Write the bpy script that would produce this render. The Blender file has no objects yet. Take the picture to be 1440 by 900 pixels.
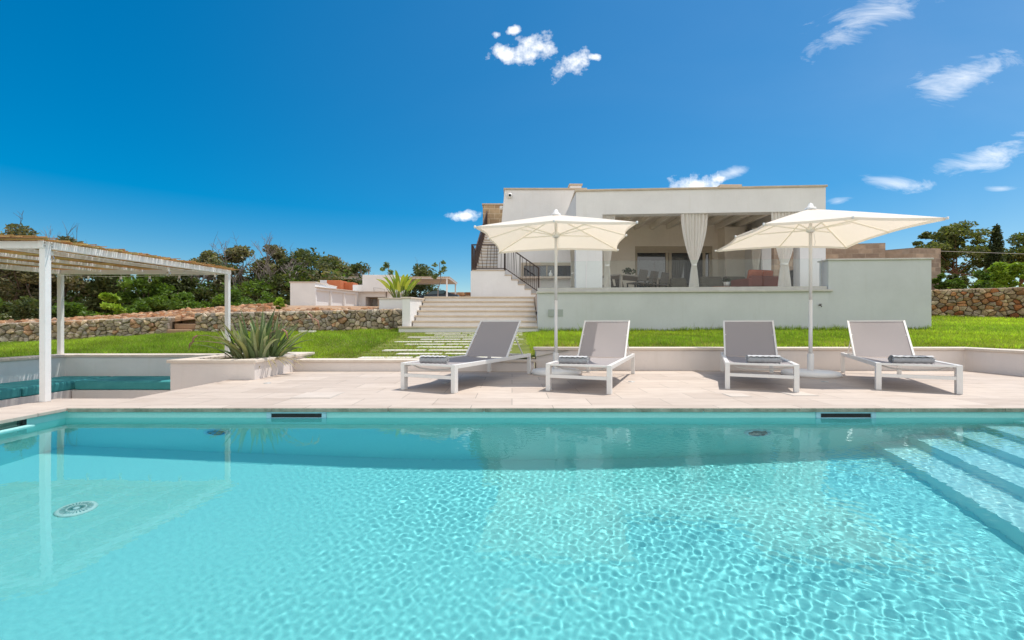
import bpy, math, random
import numpy as np
from mathutils import Vector, Matrix
R = math.radians
sc = bpy.context.scene
col = sc.collection
rnd = random.Random(7)

# ------------------------------------------------------------------ materials
def lin(r, g, b):
    f = lambda c: (c/255/12.92) if c/255 <= .04045 else ((c/255+.055)/1.055)**2.4
    return (f(r), f(g), f(b))

class N:
    def __init__(s, name):
        s.m = bpy.data.materials.new(name); s.m.use_nodes = True
        s.t = s.m.node_tree; s.b = s.t.nodes['Principled BSDF']; s.out = s.t.nodes['Material Output']
    def n(s, typ, **kw):
        nd = s.t.nodes.new(typ)
        for k, v in kw.items():
            if k in nd.inputs.keys(): nd.inputs[k].default_value = v
            else: setattr(nd, k, v)
        return nd
    def l(s, a, b): s.t.links.new(a, b)
    def coord(s, scale=(1, 1, 1), rot=(0, 0, 0), kind='Object'):
        tc = s.n('ShaderNodeTexCoord'); mp = s.n('ShaderNodeMapping')
        mp.inputs['Scale'].default_value = scale; mp.inputs['Rotation'].default_value = rot
        s.l(tc.outputs[kind], mp.inputs[0]); return mp.outputs[0]
    def noise(s, v, scale, detail=4, rough=.6, dist=0):
        nd = s.n('ShaderNodeTexNoise'); nd.inputs['Scale'].default_value = scale
        nd.inputs['Detail'].default_value = detail; nd.inputs['Roughness'].default_value = rough
        nd.inputs['Distortion'].default_value = dist
        if v is not None: s.l(v, nd.inputs['Vector'])
        return nd.outputs['Fac']
    def ramp(s, f, stops):
        nd = s.n('ShaderNodeValToRGB'); e = nd.color_ramp.elements
        while len(e) < len(stops): e.new(.5)
        for i, (p, c) in enumerate(stops):
            e[i].position = p; e[i].color = (*c, 1) if len(c) == 3 else c
        s.l(f, nd.inputs[0]); return nd.outputs[0]
    def mix(s, a, b, f, mode='MIX'):
        nd = s.n('ShaderNodeMix', data_type='RGBA', blend_type=mode)
        for i, v in ((0, f), (6, a), (7, b)):
            if isinstance(v, (int, float)): nd.inputs[i].default_value = v
            elif isinstance(v, tuple): nd.inputs[i].default_value = (*v, 1)
            else: s.l(v, nd.inputs[i])
        return nd.outputs[2]
    def bump(s, h, strength=.3, dist=.01):
        nd = s.n('ShaderNodeBump'); nd.inputs['Strength'].default_value = strength
        nd.inputs['Distance'].default_value = dist; s.l(h, nd.inputs['Height'])
        s.l(nd.outputs[0], s.b.inputs['Normal']); return nd.outputs[0]
    def base(s, c):
        if isinstance(c, tuple): s.b.inputs['Base Color'].default_value = (*c, 1)
        else: s.l(c, s.b.inputs['Base Color'])
    def set(s, **kw):
        for k, v in kw.items(): s.b.inputs[k.replace('_', ' ')].default_value = v
        return s

def mottled(name, c1, c2, scale=3, rough=.8, bs=80, bump=.15, metal=0, spec=.3, bd=.004):
    n = N(name); v = n.coord()
    a = n.noise(v, scale, 6, .65)
    n.base(n.ramp(a, [(.3, c1), (.7, c2)]))
    n.set(Roughness=rough, Metallic=metal); n.b.inputs['Specular IOR Level'].default_value = spec
    if bump: n.bump(n.noise(v, bs, 3, .6), bump, bd)
    return n.m

def plaster(name, c, dirt=.9):
    n = N(name); v = n.coord()
    big = n.noise(v, .9, 5, .6); sm = n.noise(v, 14, 4, .7)
    streak = n.noise(n.coord((3.5, 3.5, .35)), 2.5, 4, .6)
    a = n.mix(tuple(x*dirt for x in c), c, n.ramp(big, [(.35, (0, 0, 0)), (.6, (1, 1, 1))]))
    a = n.mix(a, tuple(x*.955 for x in c), n.ramp(sm, [(.4, (0, 0, 0)), (.75, (1, 1, 1))]))
    a = n.mix(a, tuple(x*y for x, y in zip(c, (.88, .87, .84))), n.ramp(streak, [(.55, (0, 0, 0)), (.8, (.55, .55, .55))]))
    n.base(a); n.set(Roughness=.9); n.b.inputs['Specular IOR Level'].default_value = .15
    n.bump(n.noise(v, 120, 3, .7), .35, .004)
    return n.m

def trans_mat(name, c, ct, fac=.5, rough=.9, weave=0, bumpscale=0):
    n = N(name); v = n.coord()
    n.b.inputs['Roughness'].default_value = rough
    n.b.inputs['Specular IOR Level'].default_value = .1
    nz = n.noise(v, 6, 4, .6)
    cc = n.mix(tuple(x*.93 for x in c), c, nz)
    if weave:
        w = n.n('ShaderNodeTexChecker', Scale=weave); n.l(v, w.inputs[0])
        cc = n.mix(cc, tuple(x*.75 for x in c), w.outputs['Fac'], 'MIX')
    n.base(cc)
    t = n.n('ShaderNodeBsdfTranslucent'); t.inputs[0].default_value = (*ct, 1)
    if bumpscale:
        b = n.bump(n.noise(v, bumpscale, 3, .6), .4, .01); n.l(b, t.inputs['Normal'])
    mx = n.n('ShaderNodeMixShader'); mx.inputs[0].default_value = fac
    n.l(n.b.outputs[0], mx.inputs[1]); n.l(t.outputs[0], mx.inputs[2]); n.l(mx.outputs[0], n.out.inputs[0])
    return n.m

def leaf_mat(name, tint=(1, 1, 1), fac=.35, rough=.5):
    n = N(name)
    at = n.n('ShaderNodeAttribute', attribute_name='Col')
    c = n.mix(at.outputs['Color'], tint, 1.0, 'MULTIPLY')
    n.l(c, n.b.inputs['Base Color']); n.b.inputs['Roughness'].default_value = rough
    n.b.inputs['Specular IOR Level'].default_value = .25
    t = n.n('ShaderNodeBsdfTranslucent')
    c2 = n.mix(c, (1.25, 1.35, .5), 1.0, 'MULTIPLY'); n.l(c2, t.inputs[0])
    mx = n.n('ShaderNodeMixShader'); mx.inputs[0].default_value = fac
    n.l(n.b.outputs[0], mx.inputs[1]); n.l(t.outputs[0], mx.inputs[2]); n.l(mx.outputs[0], n.out.inputs[0])
    return n.m

def attr_stone(name, rough=.9):
    n = N(name); v = n.coord()
    at = n.n('ShaderNodeAttribute', attribute_name='Col')
    nz = n.noise(v, 9, 6, .7)
    c = n.mix(at.outputs['Color'], n.ramp(nz, [(.3, (.5, .45, .4)), (.65, (1.15, 1.12, 1.06))]), .9, 'MULTIPLY')
    lich = n.noise(v, 22, 4, .6)
    c = n.mix(c, (.16, .15, .12), n.ramp(lich, [(.62, (0, 0, 0)), (.72, (.5, .5, .5))]))
    n.base(c); n.set(Roughness=rough); n.b.inputs['Specular IOR Level'].default_value = .15
    n.bump(n.noise(v, 16, 7, .75), 1.0, .05)
    return n.m

def blocks(name, c1, c2, mortar, sx, sy, msize=.012, rot=(R(90), 0, 0), bump=.5):
    n = N(name); v = n.coord((1, 1, 1), (0, 0, 0))
    # rotate object XZ into the texture's XY
    sep = n.n('ShaderNodeSeparateXYZ'); n.l(v, sep.inputs[0])
    cmb = n.n('ShaderNodeCombineXYZ')
    add = n.n('ShaderNodeMath', operation='ADD'); n.l(sep.outputs[0], add.inputs[0]); n.l(sep.outputs[1], add.inputs[1])
    n.l(add.outputs[0], cmb.inputs[0]); n.l(sep.outputs[2], cmb.inputs[1])
    b = n.n('ShaderNodeTexBrick'); b.inputs['Scale'].default_value = 1
    b.inputs['Brick Width'].default_value = sx; b.inputs['Row Height'].default_value = sy
    b.inputs['Mortar Size'].default_value = msize; b.inputs['Mortar Smooth'].default_value = .3
    b.inputs['Color1'].default_value = (*c1, 1); b.inputs['Color2'].default_value = (*c2, 1); b.inputs['Mortar'].default_value = (*mortar, 1)
    n.l(cmb.outputs[0], b.inputs[0])
    nz = n.noise(v, 5, 6, .7)
    c = n.mix(b.outputs['Color'], n.ramp(nz, [(.3, (.7, .66, .6)), (.7, (1.1, 1.08, 1.05))]), .8, 'MULTIPLY')
    n.base(c); n.set(Roughness=.9)
    n.bump(n.mix(b.outputs['Fac'], n.noise(v, 30, 5, .7), .4), -bump, .02)
    return n.m

def deck_mat():
    n = N('travertine_paving'); v = n.coord()
    b = n.n('ShaderNodeTexBrick'); b.inputs['Scale'].default_value = 1
    b.inputs['Brick Width'].default_value = .8; b.inputs['Row Height'].default_value = .4
    b.inputs['Mortar Size'].default_value = .004; b.inputs['Mortar Smooth'].default_value = .1
    b.inputs['Color1'].default_value = (.56, .475, .405, 1); b.inputs['Color2'].default_value = (.47, .39, .33, 1)
    b.inputs['Mortar'].default_value = (.30, .26, .22, 1); b.inputs['Bias'].default_value = -.1
    n.l(v, b.inputs[0])
    nz = n.noise(n.coord((1, 3, 1)), 2.2, 7, .65, .5)
    c = n.mix(b.outputs['Color'], n.ramp(nz, [(.3, (.86, .83, .8)), (.5, (1, 1, 1)), (.72, (1.08, 1.08, 1.07))]), .9, 'MULTIPLY')
    st = n.noise(v, 26, 5, .7)
    c = n.mix(c, (.5, .42, .36), n.ramp(st, [(.6, (0, 0, 0)), (.75, (.28, .28, .28))]))
    pt = n.noise(v, .7, 6, .7, .8)
    c = n.mix(c, tuple(x for x in (.40, .33, .27)), n.ramp(pt, [(.52, (0, 0, 0)), (.72, (.30, .30, .30))]))
    n.base(c); n.set(Roughness=.75); n.b.inputs['Specular IOR Level'].default_value = .25
    h = n.mix(b.outputs['Fac'], n.noise(v, 60, 4, .7), .25)
    n.bump(h, -.25, .004)
    return n.m

def shell_mat(name='pool_plaster', pale=0):
    n = N(name); v = n.coord()
    a = n.noise(v, 1.6, 5, .6); s = n.noise(v, 60, 3, .7)
    c = n.mix((.36, .71, .68), (.32, .67, .64), a)
    c = n.mix(c, (.42, .76, .72), n.ramp(s, [(.45, (0, 0, 0)), (.75, (.6, .6, .6))]))
    c = n.mix(c, (.66, .76, .72), pale)
    n.base(c); n.set(Roughness=.8)
    return n.m

def glass_mat(name, tint=(.93, .97, .96), ior=1.45):
    # thin architectural glazing: passes light straight through, mirrors at grazing angles
    n = N(name)
    f = n.n('ShaderNodeFresnel'); f.inputs[0].default_value = ior
    tr = n.n('ShaderNodeBsdfTransparent'); tr.inputs[0].default_value = (*tint, 1)
    g = n.n('ShaderNodeBsdfGlossy'); g.inputs['Roughness'].default_value = .01
    mx = n.n('ShaderNodeMixShader'); n.l(f.outputs[0], mx.inputs[0])
    n.l(tr.outputs[0], mx.inputs[1]); n.l(g.outputs[0], mx.inputs[2]); n.l(mx.outputs[0], n.out.inputs[0])
    return n.m

def water_mat():
    n = N('pool_water'); n.t.nodes.remove(n.b)
    g = n.n('ShaderNodeBsdfGlass'); g.inputs['IOR'].default_value = 1.333; g.inputs['Roughness'].default_value = 0
    g.inputs['Color'].default_value = WATER_TINT
    n.l(g.outputs[0], n.out.inputs[0])
    return n.m
WATER_TINT = (.71, .90, .925, 1)

M = {}
M['white'] = plaster('white_render', (.83, .825, .82), .9)
M['white_cool'] = plaster('pale_grey_render', (.62, .65, .665))
M['white_seat'] = plaster('cream_render', (.77, .71, .67))
M['ceiling'] = plaster('ceiling_paint', (.88, .83, .75))
M['inner_wall'] = plaster('warm_white_wall', (.90, .84, .75))
M['coping'] = mottled('tan_stone', (.50, .41, .31), (.62, .53, .42), 5, .8, 40, .4)
M['edge_green'] = mottled('grey_green_coping_edge', (.17, .19, .14), (.42, .41, .33), 7, .9, 60, 1.0, 0, .3, .01)  # dark grey-green mottle for the thin strip on the coping front
M['coping_pale'] = mottled('pale_stone', (.62, .53, .44), (.72, .64, .55), 5, .8, 40, .4)
M['coping_grey'] = mottled('grey_cast_stone', (.50, .49, .45), (.62, .61, .57), 5, .8, 40, .4)
M['deck'] = deck_mat()
M['shell'] = shell_mat(); M['steps'] = shell_mat('pool_plaster_shallow_light', .7)  # steps: same plaster, lighter look of shallow water put into its colour
M['water'] = water_mat()
M['white_metal'] = mottled('white_powder_coat', (.76, .74, .71), (.80, .78, .75), 8, .38, 200, .03, 0, .5)
M['white_paint'] = mottled('white_painted_wood', (.78, .77, .75), (.84, .83, .81), 8, .5, 60, .12, 0, .4)
M['grey_metal'] = mottled('grey_powder_coat', (.42, .41, .38), (.47, .46, .43), 8, .4, 200, .03, 0, .5)
M['dark_metal'] = mottled('brown_iron', (.045, .028, .025), (.07, .045, .04), 8, .5, 60, .1)
M['black'] = mottled('black_rubber', (.015, .015, .015), (.03, .03, .03), 8, .6, 60, .1)
M['sling'] = trans_mat('sling_mesh_fabric', (.50, .455, .45), (.22, .2, .21), .22, .8, 420)
M['canopy'] = trans_mat('parasol_canvas', (.93, .90, .84), (.99, .83, .66), .38, .9, 0, 40)
M['curtain'] = trans_mat('sheer_curtain', (.96, .94, .90), (.95, .92, .86), .32, .9, 0)
M['towel'] = mottled('grey_terry', (.33, .335, .345), (.46, .465, .475), 14, .95, 300, .8, 0, .1, .004)
M['towel_pale'] = mottled('pale_terry', (.56, .56, .56), (.66, .66, .66), 14, .95, 300, .8, 0, .1, .004)
M['teal'] = mottled('teal_canvas', (.05, .27, .28), (.075, .34, .35), 4, .85, 200, .3, 0, .2, .002)
M['teal_lt'] = mottled('light_teal_canvas', (.12, .40, .38), (.15, .46, .43), 4, .85, 200, .3, 0, .2, .002)
M['glass'] = glass_mat('clear_glass', (.95, .98, .97), 1.36)
M['glass_dark'] = N('door_glazing').set(Roughness=.02, IOR=1.9).m; M['glass_dark'].node_tree.nodes['Principled BSDF'].inputs['Base Color'].default_value = (.025, .035, .045, 1)
M['frame_beige'] = mottled('beige_window_frame', (.48, .42, .33), (.52, .46, .37), 8, .5, 60, .1)
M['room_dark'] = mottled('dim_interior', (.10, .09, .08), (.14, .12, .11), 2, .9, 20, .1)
M['terracotta'] = mottled('terracotta_render', (.55, .17, .07), (.64, .22, .10), 3, .9, 60, .2)
M['stoneblk'] = blocks('sandstone_blocks', (.58, .43, .27), (.40, .28, .17), (.66, .54, .38), .5, .25, .02)
M['stoneblk_grey'] = blocks('weathered_blocks', (.50, .39, .30), (.27, .21, .17), (.40, .33, .27), .45, .2, .016)
M['drystone'] = attr_stone('drystone')
M['mortar'] = mottled('dark_earth_fill', (.16, .12, .085), (.26, .20, .14), 12, .95, 30, .6)  # plain brown fill for wall cores and planter soil
M['earth'] = mottled('red_earth', (.34, .20, .12), (.46, .33, .22), .5, .95, 20, .6, 0, .1, .03)
M['soil'] = mottled('lawn_soil', (.12, .15, .03), (.22, .24, .07), 2, .95, 40, .6, 0, .1, .02)
M['leaf'] = leaf_mat('leaf', (1, 1, 1), .35)
M['grassm'] = leaf_mat('grass_blade', (1, 1, 1), .5, .55)
M['succ'] = leaf_mat('succulent_leaf', (1, 1, 1), .15, .5)
M['bark'] = mottled('bark', (.10, .075, .055), (.20, .16, .13), 8, .95, 30, .8, 0, .1, .02)
M['bark_grey'] = mottled('grey_bark', (.22, .19, .17), (.34, .30, .27), 8, .95, 30, .8, 0, .1, .02)
M['bark_red'] = mottled('red_pine_bark', (.16, .085, .055), (.26, .15, .10), 8, .95, 30, .8, 0, .1, .02)
M['reed'] = leaf_mat('reed_canes', (1.1, 1.0, .86), .3, .8)
M['wicker'] = mottled('grey_wicker', (.10, .09, .08), (.18, .16, .14), 30, .8, 60, .6)
M['wood'] = mottled('reddish_wood', (.20, .07, .035), (.30, .12, .06), 6, .5, 60, .2)
M['wood_lt'] = mottled('pale_table_top', (.42, .36, .30), (.52, .45, .38), 6, .6, 60, .2)
M['red_fabric'] = mottled('brick_red_fabric', (.15, .045, .035), (.21, .065, .05), 6, .9, 120, .4)
M['orange_fabric'] = mottled('rust_fabric', (.36, .10, .055), (.42, .14, .08), 6, .9, 120, .4)
M['grey_fabric'] = mottled('grey_green_fabric', (.14, .13, .105), (.20, .185, .15), 6, .9, 120, .4)
M['bluegrey'] = mottled('pale_blue_plastic', (.36, .58, .66), (.40, .62, .70), 8, .4, 60, .05)
M['rib'] = mottled('cream_rib_paint', (.92, .87, .76), (.95, .90, .80), 8, .4, 60, .02)
M['lid'] = mottled('cover_stone', (.52, .45, .39), (.60, .52, .45), 5, .8, 40, .4)
M['white_plastic'] = mottled('white_plastic', (.82, .81, .78), (.86, .85, .82), 8, .4, 60, .05)
M['car_paint'] = N('dark_car_paint').set(Roughness=.25, Metallic=.4).m; M['car_paint'].node_tree.nodes['Principled BSDF'].inputs['Base Color'].default_value = (.03, .04, .055, 1)
M['plate'] = mottled('grey_plate', (.36, .40, .38), (.42, .46, .44), 8, .7, 60, .1)
M['bulb'] = glass_mat('bulb_glass', (.95, .95, .93), 1.5)
M['path'] = mottled('pale_slab', (.66, .62, .54), (.78, .74, .66), 5, .85, 40, .5)

# ------------------------------------------------------------------ mesh builder
class MB:
    def __init__(s): s.v = []; s.f = []; s.c = []; s.mt = Matrix.Identity(4)
    def add(s, vs, fs, c=None):
        b = len(s.v); s.v += [tuple(s.mt @ Vector(p)) for p in vs]
        s.f += [tuple(b+i for i in f) for f in fs]; s.c += [c]*len(fs); return s
    def box(s, a, b, c=None):
        x0, y0, z0 = a; x1, y1, z1 = b
        v = [(x0,y0,z0),(x1,y0,z0),(x1,y1,z0),(x0,y1,z0),(x0,y0,z1),(x1,y0,z1),(x1,y1,z1),(x0,y1,z1)]
        return s.add(v, [(0,3,2,1),(4,5,6,7),(0,1,5,4),(1,2,6,5),(2,3,7,6),(3,0,4,7)], c)
    def bar(s, p, q, w, h=None, up=(0, 0, 1), c=None):
        h = h or w; p, q = Vector(p), Vector(q); d = (q-p).normalized(); u = Vector(up)
        r = d.cross(u)
        if r.length < 1e-4: r = d.cross(Vector((1, 0, 0)))
        r.normalize(); u = r.cross(d).normalized()
        v = [b + r*(w/2*i) + u*(h/2*j) for b in (p, q) for i, j in ((-1,-1),(1,-1),(1,1),(-1,1))]
        return s.add(v, [(0,1,2,3),(7,6,5,4),(0,4,5,1),(1,5,6,2),(2,6,7,3),(3,7,4,0)], c)
    def prism(s, poly, z0, z1, c=None):
        n = len(poly)
        a = sum(poly[i][0]*poly[(i+1)%n][1]-poly[(i+1)%n][0]*poly[i][1] for i in range(n))
        if a < 0: poly = poly[::-1]
        f0 = z0 if callable(z0) else (lambda x, y: z0); f1 = z1 if callable(z1) else (lambda x, y: z1)
        v = [(x, y, f0(x, y)) for x, y in poly] + [(x, y, f1(x, y)) for x, y in poly]
        return s.add(v, [tuple(range(n))[::-1], tuple(range(n, 2*n))] + [(i, (i+1)%n, n+(i+1)%n, n+i) for i in range(n)], c)
    def tube(s, pts, r, n=8, cap=True, c=None):
        pts = [Vector(p) for p in pts]; rs = r if isinstance(r, (list, tuple)) else [r]*len(pts)
        vs = []; fs = []
        for i, p in enumerate(pts):
            d = (pts[min(i+1, len(pts)-1)]-pts[max(i-1, 0)])
            d = d.normalized() if d.length > 1e-9 else Vector((0, 0, 1))
            u = d.cross(Vector((0, 0, 1)) if abs(d.z) < .95 else Vector((0, 1, 0))).normalized(); w = d.cross(u)
            for k in range(n):
                a = 2*math.pi*k/n; vs.append(p + u*(rs[i]*math.cos(a)) + w*(rs[i]*math.sin(a)))
        for i in range(len(pts)-1):
            for k in range(n):
                fs.append((i*n+k, (i+1)*n+k, (i+1)*n+(k+1)%n, i*n+(k+1)%n))
        if cap: fs += [tuple(range(n)), tuple(range((len(pts)-1)*n, len(pts)*n))[::-1]]
        return s.add(vs, fs, c)
    def lathe(s, prof, n=24, c=None, o=(0, 0, 0)):
        vs = [(o[0]+r*math.cos(2*math.pi*k/n), o[1]+r*math.sin(2*math.pi*k/n), o[2]+z) for r, z in prof for k in range(n)]
        fs = [(i*n+k, i*n+(k+1)%n, (i+1)*n+(k+1)%n, (i+1)*n+k) for i in range(len(prof)-1) for k in range(n)]
        return s.add(vs, fs, c)
    def build(s, name, mat, parent=None, smooth=False, bevel=0, seg=2, solid=0):
        me = bpy.data.meshes.new(name); me.from_pydata(s.v, [], s.f)
        if any(c is not None for c in s.c):
            at = me.color_attributes.new('Col', 'FLOAT_COLOR', 'CORNER'); arr = []
            for f, c in zip(s.f, s.c): arr += list((*(c or (.5, .5, .5)), 1))*len(f)
            at.data.foreach_set('color', arr)
        if smooth: me.polygons.foreach_set('use_smooth', [True]*len(me.polygons))
        me.materials.append(mat); me.update()
        o = bpy.data.objects.new(name, me); col.objects.link(o); o.parent = parent
        if solid:
            m = o.modifiers.new('s', 'SOLIDIFY'); m.thickness = solid; m.offset = 0
        if bevel:
            m = o.modifiers.new('b', 'BEVEL'); m.width = bevel; m.segments = seg; m.limit_method = 'ANGLE'; m.angle_limit = R(40)
        return o

def tag(o, label=None, cat=None, group=None, kind=None):
    for k, v in (('label', label), ('category', cat), ('group', group), ('kind', kind)):
        if v: o[k] = v
    return o
def empty(name, loc=(0, 0, 0), rz=0, label=None, cat=None, group=None):
    o = bpy.data.objects.new(name, None); o.empty_display_size = .1; col.objects.link(o)
    o.location = loc; o.rotation_euler = (0, 0, rz); return tag(o, label, cat, group)
def copy_tree(o, parent=None):
    c = o.copy(); col.objects.link(c); c.parent = parent
    for ch in list(o.children): copy_tree(ch, c)
    return c
def struct(o): return tag(o, kind='structure')
EYE = .80; F = 620.; CX = 720.; HY = 457.
def at(px, py, d): return ((px-CX)*d/F, d, EYE+(HY-py)*d/F)

# ------------------------------------------------------------------ world, sun, camera
SUN = Vector((.70, .42, 2.2)).normalized()
w = bpy.data.worlds.new("World"); sc.world = w; w.use_nodes = True
t = w.node_tree; bg = t.nodes['Background']
sky = t.nodes.new('ShaderNodeTexSky'); sky.sky_type = 'NISHITA'; sky.sun_disc = False
sky.sun_elevation = math.asin(SUN.z); sky.sun_rotation = math.atan2(SUN.x, SUN.y)
sky.air_density = 1.0; sky.dust_density = .25; sky.ozone_density = 3.0; sky.altitude = 0
SKY_STR = .122
def wn(typ, **kw):
    nd = t.nodes.new(typ)
    for k, v in kw.items(): setattr(nd, k, v)
    return nd
def wm(op, *a, clamp=False):
    nd = wn('ShaderNodeMath', operation=op); nd.use_clamp = clamp
    for i, v in enumerate(a):
        if isinstance(v, (int, float)): nd.inputs[i].default_value = v
        else: t.links.new(v, nd.inputs[i])
    return nd.outputs[0]
gm = wn('ShaderNodeGamma'); gm.inputs[1].default_value = .85
hs = wn('ShaderNodeHueSaturation'); hs.inputs['Saturation'].default_value = 1.8; hs.inputs['Value'].default_value = 1.0
hs.inputs['Hue'].default_value = .494
t.links.new(sky.outputs[0], gm.inputs[0]); t.links.new(gm.outputs[0], hs.inputs['Color'])
tc = wn('ShaderNodeTexCoord'); sp = wn('ShaderNodeSeparateXYZ'); t.links.new(tc.outputs['Generated'], sp.inputs[0])
ys = wm('MAXIMUM', sp.outputs[1], .02)
U = wm('DIVIDE', sp.outputs[0], ys); V = wm('DIVIDE', sp.outputs[2], ys)
cmb = wn('ShaderNodeCombineXYZ'); t.links.new(U, cmb.inputs[0]); t.links.new(V, cmb.inputs[1])
def wnoise(scale, detail, rough, sx=1, sy=1, rot=0, dist=0):
    mp = wn('ShaderNodeMapping'); mp.inputs['Scale'].default_value = (sx, sy, 1); mp.inputs['Rotation'].default_value = (0, 0, rot)
    t.links.new(cmb.outputs[0], mp.inputs[0]); nz = wn('ShaderNodeTexNoise')
    nz.inputs['Scale'].default_value = scale; nz.inputs['Detail'].default_value = detail; nz.inputs['Roughness'].default_value = rough
    nz.inputs['Distortion'].default_value = dist
    t.links.new(mp.outputs[0], nz.inputs['Vector']); return nz.outputs['Fac']
puff = wnoise(26, 8, .62); wisp = wnoise(9, 9, .68, .55, 1.7, R(-28), .9)
def cloud(px, py, a, b, rot=0):
    mp = wn('ShaderNodeMapping', vector_type='TEXTURE'); mp.inputs['Location'].default_value = ((px-CX)/F, (HY-py)/F, 0)
    mp.inputs['Rotation'].default_value = (0, 0, R(rot)); mp.inputs['Scale'].default_value = (a/F, b/F, 1)
    t.links.new(cmb.outputs[0], mp.inputs[0])
    ln = wn('ShaderNodeVectorMath', operation='LENGTH'); t.links.new(mp.outputs[0], ln.inputs[0])
    return wm('SUBTRACT', 1, ln.outputs['Value'])
def layer(specs, nz, k, thr, soft):
    m = None
    for s_ in specs:
        c = cloud(*s_); m = c if m is None else wm('MAXIMUM', m, c)
    m = wm('MAXIMUM', m, -1)
    d = wm('ADD', m, wm('MULTIPLY', wm('SUBTRACT', nz, .5), k))
    return wm('DIVIDE', wm('SUBTRACT', d, thr), soft, clamp=True)
puffs = layer([(752, 68, 40, 28, 12), (714, 74, 36, 18, 0), (722, 42, 15, 9, 20), (699, 48, 10, 7, 0), (806, 90, 34, 21, 35), (836, 80, 14, 7, 0),
               (985, 264, 58, 22, 0), (1015, 250, 26, 12, 10), (652, 303, 26, 10, 0)], puff, 2.5, .16, .8)
wisps = layer([(1215, 30, 100, 36, 20), (1355, 110, 100, 38, 22), (1405, 216, 90, 26, 14), (1258, 258, 70, 14, -6), (1408, 266, 44, 10, 0), (1180, 283, 40, 11, 10), (1030, 243, 34, 10, 12)],
              wisp, 3.0, .18, 1.7)
mask = wm('MAXIMUM', puffs, wisps)
vr = wm('DIVIDE', wm('ADD', U, 1.0), 2.3, clamp=True)
veil = wm('MULTIPLY', wm('MULTIPLY', wm('MULTIPLY', vr, vr), .15), wm('ADD', wnoise(1.6, 5, .55, .6, 1.2, R(-20), .6), .35))
mask = wm('MAXIMUM', mask, veil)
mask = wm('MULTIPLY', mask, wm('GREATER_THAN', sp.outputs[1], .03))
mx = wn('ShaderNodeMix', data_type='RGBA'); t.links.new(mask, mx.inputs[0]); t.links.new(hs.outputs[0], mx.inputs[6])
mx.inputs[7].default_value = (8.2, 8.3, 8.4, 1)
# broken bright cloud cover added behind the camera as neutral fill for shaded walls
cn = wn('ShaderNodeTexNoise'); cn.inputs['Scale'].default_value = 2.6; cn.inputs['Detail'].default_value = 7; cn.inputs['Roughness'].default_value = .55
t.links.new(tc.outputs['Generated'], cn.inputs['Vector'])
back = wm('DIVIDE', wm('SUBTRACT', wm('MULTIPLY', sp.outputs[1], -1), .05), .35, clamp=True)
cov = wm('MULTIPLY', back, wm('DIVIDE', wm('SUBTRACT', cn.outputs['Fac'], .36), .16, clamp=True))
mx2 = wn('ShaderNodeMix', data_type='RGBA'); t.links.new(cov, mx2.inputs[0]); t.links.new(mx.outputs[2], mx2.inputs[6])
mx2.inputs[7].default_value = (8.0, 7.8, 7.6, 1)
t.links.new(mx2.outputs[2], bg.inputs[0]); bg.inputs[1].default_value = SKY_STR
sl = bpy.data.lights.new('sun', 'SUN'); sl.energy = 3.4; sl.angle = R(.53); sl.color = (1, .955, .89)
so = bpy.data.objects.new('sun', sl); col.objects.link(so); so.rotation_euler = SUN.to_track_quat('Z', 'Y').to_euler(); so.location = SUN*60
sl.cycles.is_caustics_light = True
cam = bpy.data.cameras.new('camera'); co = bpy.data.objects.new('camera', cam); col.objects.link(co)
co.location = (0, 0, EYE); co.rotation_euler = (R(90), 0, 0)
cam.lens = 36*F/1440; cam.shift_y = (HY-450)/1440; cam.clip_end = 2000; cam.clip_start = .05; sc.camera = co
sc.view_settings.view_transform = 'Standard'; sc.view_settings.look = 'None'; sc.view_settings.gamma = 1
sc.view_settings.exposure = .35
sc.cycles.max_bounces = 14; sc.cycles.diffuse_bounces = 8; sc.cycles.transmission_bounces = 8; sc.cycles.transparent_max_bounces = 24
sc.cycles.use_denoising = True; sc.cycles.sample_clamp_indirect = 6

# ------------------------------------------------------------------ pool
YE = 4.26; XL = -4.30; ZW = -.10; ZF = -1.40; DT = .035
sd = Vector((-.27, -1)).normalized()               # direction the step edges run towards the camera
def se(x, y): return (x+sd.x*(YE-y)/-sd.y, y)        # point on step edge starting at far wall x, at depth y
YN = -3.0
sh = MB()
sh.box((-4.9, YE+.02, ZF-.12), (9.2, YE+.32, -DT-.001))
sh.box((-4.9, YN-.3, ZF-.12), (9.2, YN, -DT-.001))
sh.box((-4.9, YN, ZF-.12), (XL-.03, 3.1, -DT-.001)); sh.box((-4.9, 3.93, ZF-.12), (XL-.03, YE+.02, -DT-.001))
sh.box((-4.55, 3.1, ZF-.12), (XL-.03, 3.93, -.104))
sh.box((XL-.03, YN, ZF-.12), (9.2, YE+.02, ZF))
sh.box((XL-.029, 2.2, -.40), (XL+.05, 3.93, -.09))
st_ = MB()
steps_x = [3.50, 3.83, 4.17, 4.51, 4.87]
dz = (ZW-ZF-.12)/5
for i, x in enumerate(steps_x):
    z1 = ZF+.27*(i+1)-(.0 if i < 4 else .0)
    x2 = steps_x[i+1] if i < 4 else 5.27
    st_.prism([se(x, YE+.019), se(x2, YE+.019), se(x2, YN+.001), se(x, YN+.001)], ZF+.001, ZF+dz*(i+1))
sh.prism([se(5.27, YE+.02), (9.2, YE+.02), (9.2, YN), se(5.27, YN)], ZF, -DT-.001)
o = struct(st_.build('pool_steps', M['steps'])); o.cycles.is_caustics_receiver = True
shell = struct(sh.build('pool_shell', M['shell'])); shell.cycles.is_caustics_receiver = True
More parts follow.
